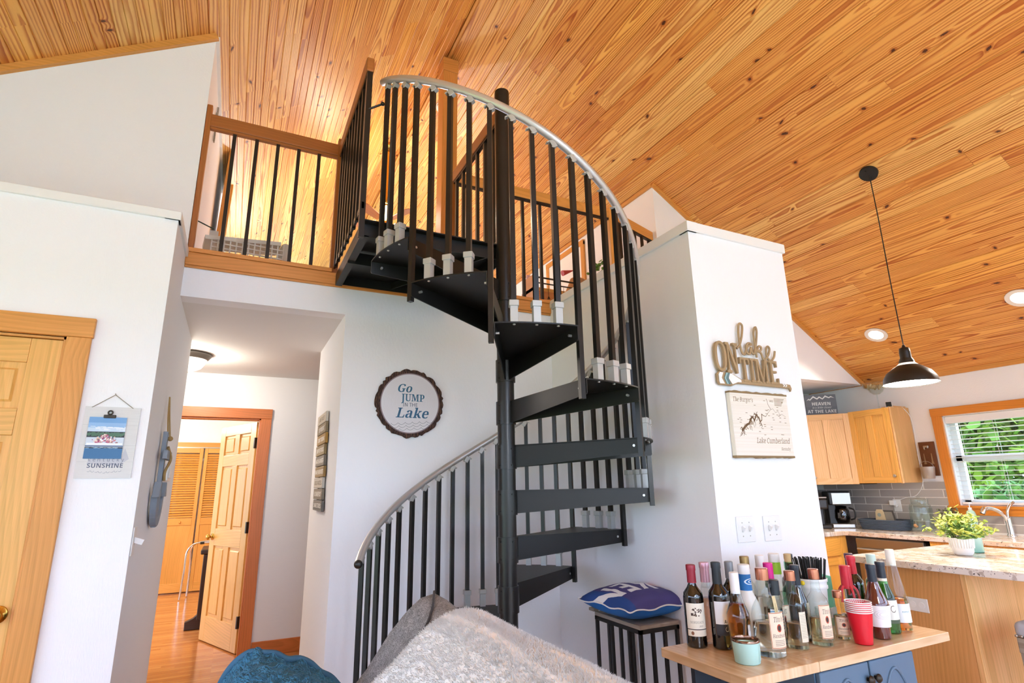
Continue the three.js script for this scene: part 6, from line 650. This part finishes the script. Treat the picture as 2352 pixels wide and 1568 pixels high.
// ---------- unseen living-room rug and lake decking, behind the camera, pale to bounce daylight up ----------
tag(mesh('unseen_area_rug', rbox(-3.0, 3.4, 0.0, 0.006, -0.9, 3.9, 0.002), S('#d9d7d4', 1)), 'large unseen pale grey rug on the living-room floor, bouncing neutral light upward', 'rug');
{ const d = struct('unseen_deck', box(-4.6, 8.2, -0.22, -0.08, ZF + 0.2, ZF + 7), S('#c9c6c2', 0.9), 'unseen pale timber decking outside the window wall, bouncing daylight onto the ceiling'); }
{ const g = thing('unseen_floor_lamp', 'tall unseen floor lamp with white drum shade behind the camera, lighting the stairwell', 'floor lamp', [0.75, 0.006, 1.15]); mesh('base', cyl(0.14, 0.14, 0, 0.02, 0, 0, 32), M.bronze, g); mesh('pole', cyl(0.012, 0.012, 0.02, 1.86, 0, 0, 12), M.bronze, g); mesh('lamp_shade', lathe([[0.2, 1.82], [0.2, 2.14]], 36), PHY({ color: '#fbf8f2', roughness: 1, transmission: 0.6, thickness: 0, side: THREE.DoubleSide }), g); mesh('bulb', new THREE.SphereGeometry(0.09, 20, 14).translate(0, 1.99, 0), S('#ffffff', 0.5, { emissive: '#fff8f0', emissiveIntensity: 3 }), g); const l = new THREE.PointLight('#e6efff', 12, 0, 2); l.position.set(0, 1.99, 0); l.shadow.radius = 6; g.add(l); }  // out of view, placed to throw soft frontal light on the stairwell walls
{ const g = thing('unseen_bedroom_lamp', 'unseen flush glass ceiling lamp brightening the bedroom and its louvered doors', 'ceiling light', [-1.3, HC, -7.9]); mesh('rim', lathe([[0, 0], [0.16, 0], [0.155, -0.03], [0.13, -0.04]], 32), M.nickel, g); mesh('lamp_bowl', lathe([[0.13, -0.04], [0.1, -0.1], [0, -0.125]], 32), S('#fffaf0', 0.5, { emissive: '#fff4e2', emissiveIntensity: 2 }), g); const l = new THREE.PointLight('#fff2e0', 7, 0, 2); l.position.set(0, -0.09, 0); l.shadow.radius = 5; g.add(l); }  // out of view, placed to brighten the louvered closet doors
// ---------- outdoors ----------
{ const lw = new THREE.CircleGeometry(120, 48).rotateX(-Math.PI / 2).translate(0, -0.25, 0); const m = struct('lawn', lw, M.lawn, 'sunny lawn outside'); }
function tree(name, label, x, z, h, r, n, mats, trunkR = 0.12) {
  const g = thing(name, label, 'tree', [x, -0.25, z], 0, 'trees outside the kitchen window'); mesh('trunk', cyl(trunkR * 1.2, trunkR * 0.7, 0, h * 0.85, 0, 0, 12), M.bark, g);
  const lg = new THREE.SphereGeometry(1, 5, 3).scale(0.16, 0.012, 0.085); for (const [mi, mm] of mats.entries()) { const im = new THREE.InstancedMesh(lg, mm, n), mt = new THREE.Matrix4(), q = new THREE.Quaternion(), e = new THREE.Euler(); for (let i = 0; i < n; i++) { const a = rnd() * 6.283, u = rr(-1, 1), rad = Math.cbrt(0.25 + 0.75 * rnd()), s = Math.sqrt(1 - u * u); e.set(rr(-1, 1), rnd() * 6.28, rr(-1, 1)); q.setFromEuler(e); const bl = 0.85 + 0.35 * vn(a * 3, u * 4 + x); mt.compose(new THREE.Vector3(r * rad * s * Math.cos(a) * bl, h * 0.58 + h * 0.40 * rad * u, r * rad * s * Math.sin(a) * bl), q, new THREE.Vector3(1, 1, 1).multiplyScalar(rr(0.7, 1.4))); im.setMatrixAt(i, mt); } im.name = 'foliage'; im.userData.kind = 'stuff'; im.castShadow = im.receiveShadow = true; g.add(im); }
}
tree('leafy_tree', 'bright green leafy tree in the upper half of the kitchen window', 15.5, -7.4, 5.6, 2.3, 2600, [M.leafA, M.leafC]);
tree('leafy_tree', 'darker green tree left of the bright one beyond the kitchen window', 17.5, -9.8, 6.4, 2.5, 2400, [M.leafB, M.leafA]);
tree('leafy_tree', 'green tree further right beyond the kitchen window', 17, -5.0, 6.5, 2.4, 2400, [M.leafB, M.leafC]);
tree('pine_sapling', 'young pine bush in the lower half of the kitchen window', 11.2, -4.6, 1.55, 0.95, 1700, [M.leafB, M.leafA], 0.04);
tree('pine_sapling', 'taller young pine right of the bush outside the kitchen window', 11.6, -3.5, 2.0, 0.85, 1500, [M.leafB], 0.05);
{ const g = thing('tree_trunk', 'thick grey tree trunk at the right of the kitchen window', 'tree', [9.9, -0.25, -3.05]); mesh('trunk', cyl(0.42, 0.34, 0, 6, 0, 0, 20), M.bark, g); mesh('root_flare', lathe([[0.62, 0], [0.5, 0.15], [0.42, 0.45]], 20), M.bark, g); }

scene.traverse((o) => { if (o.isLight) o.castShadow = !o.isRectAreaLight; });
renderer.render(scene, camera);
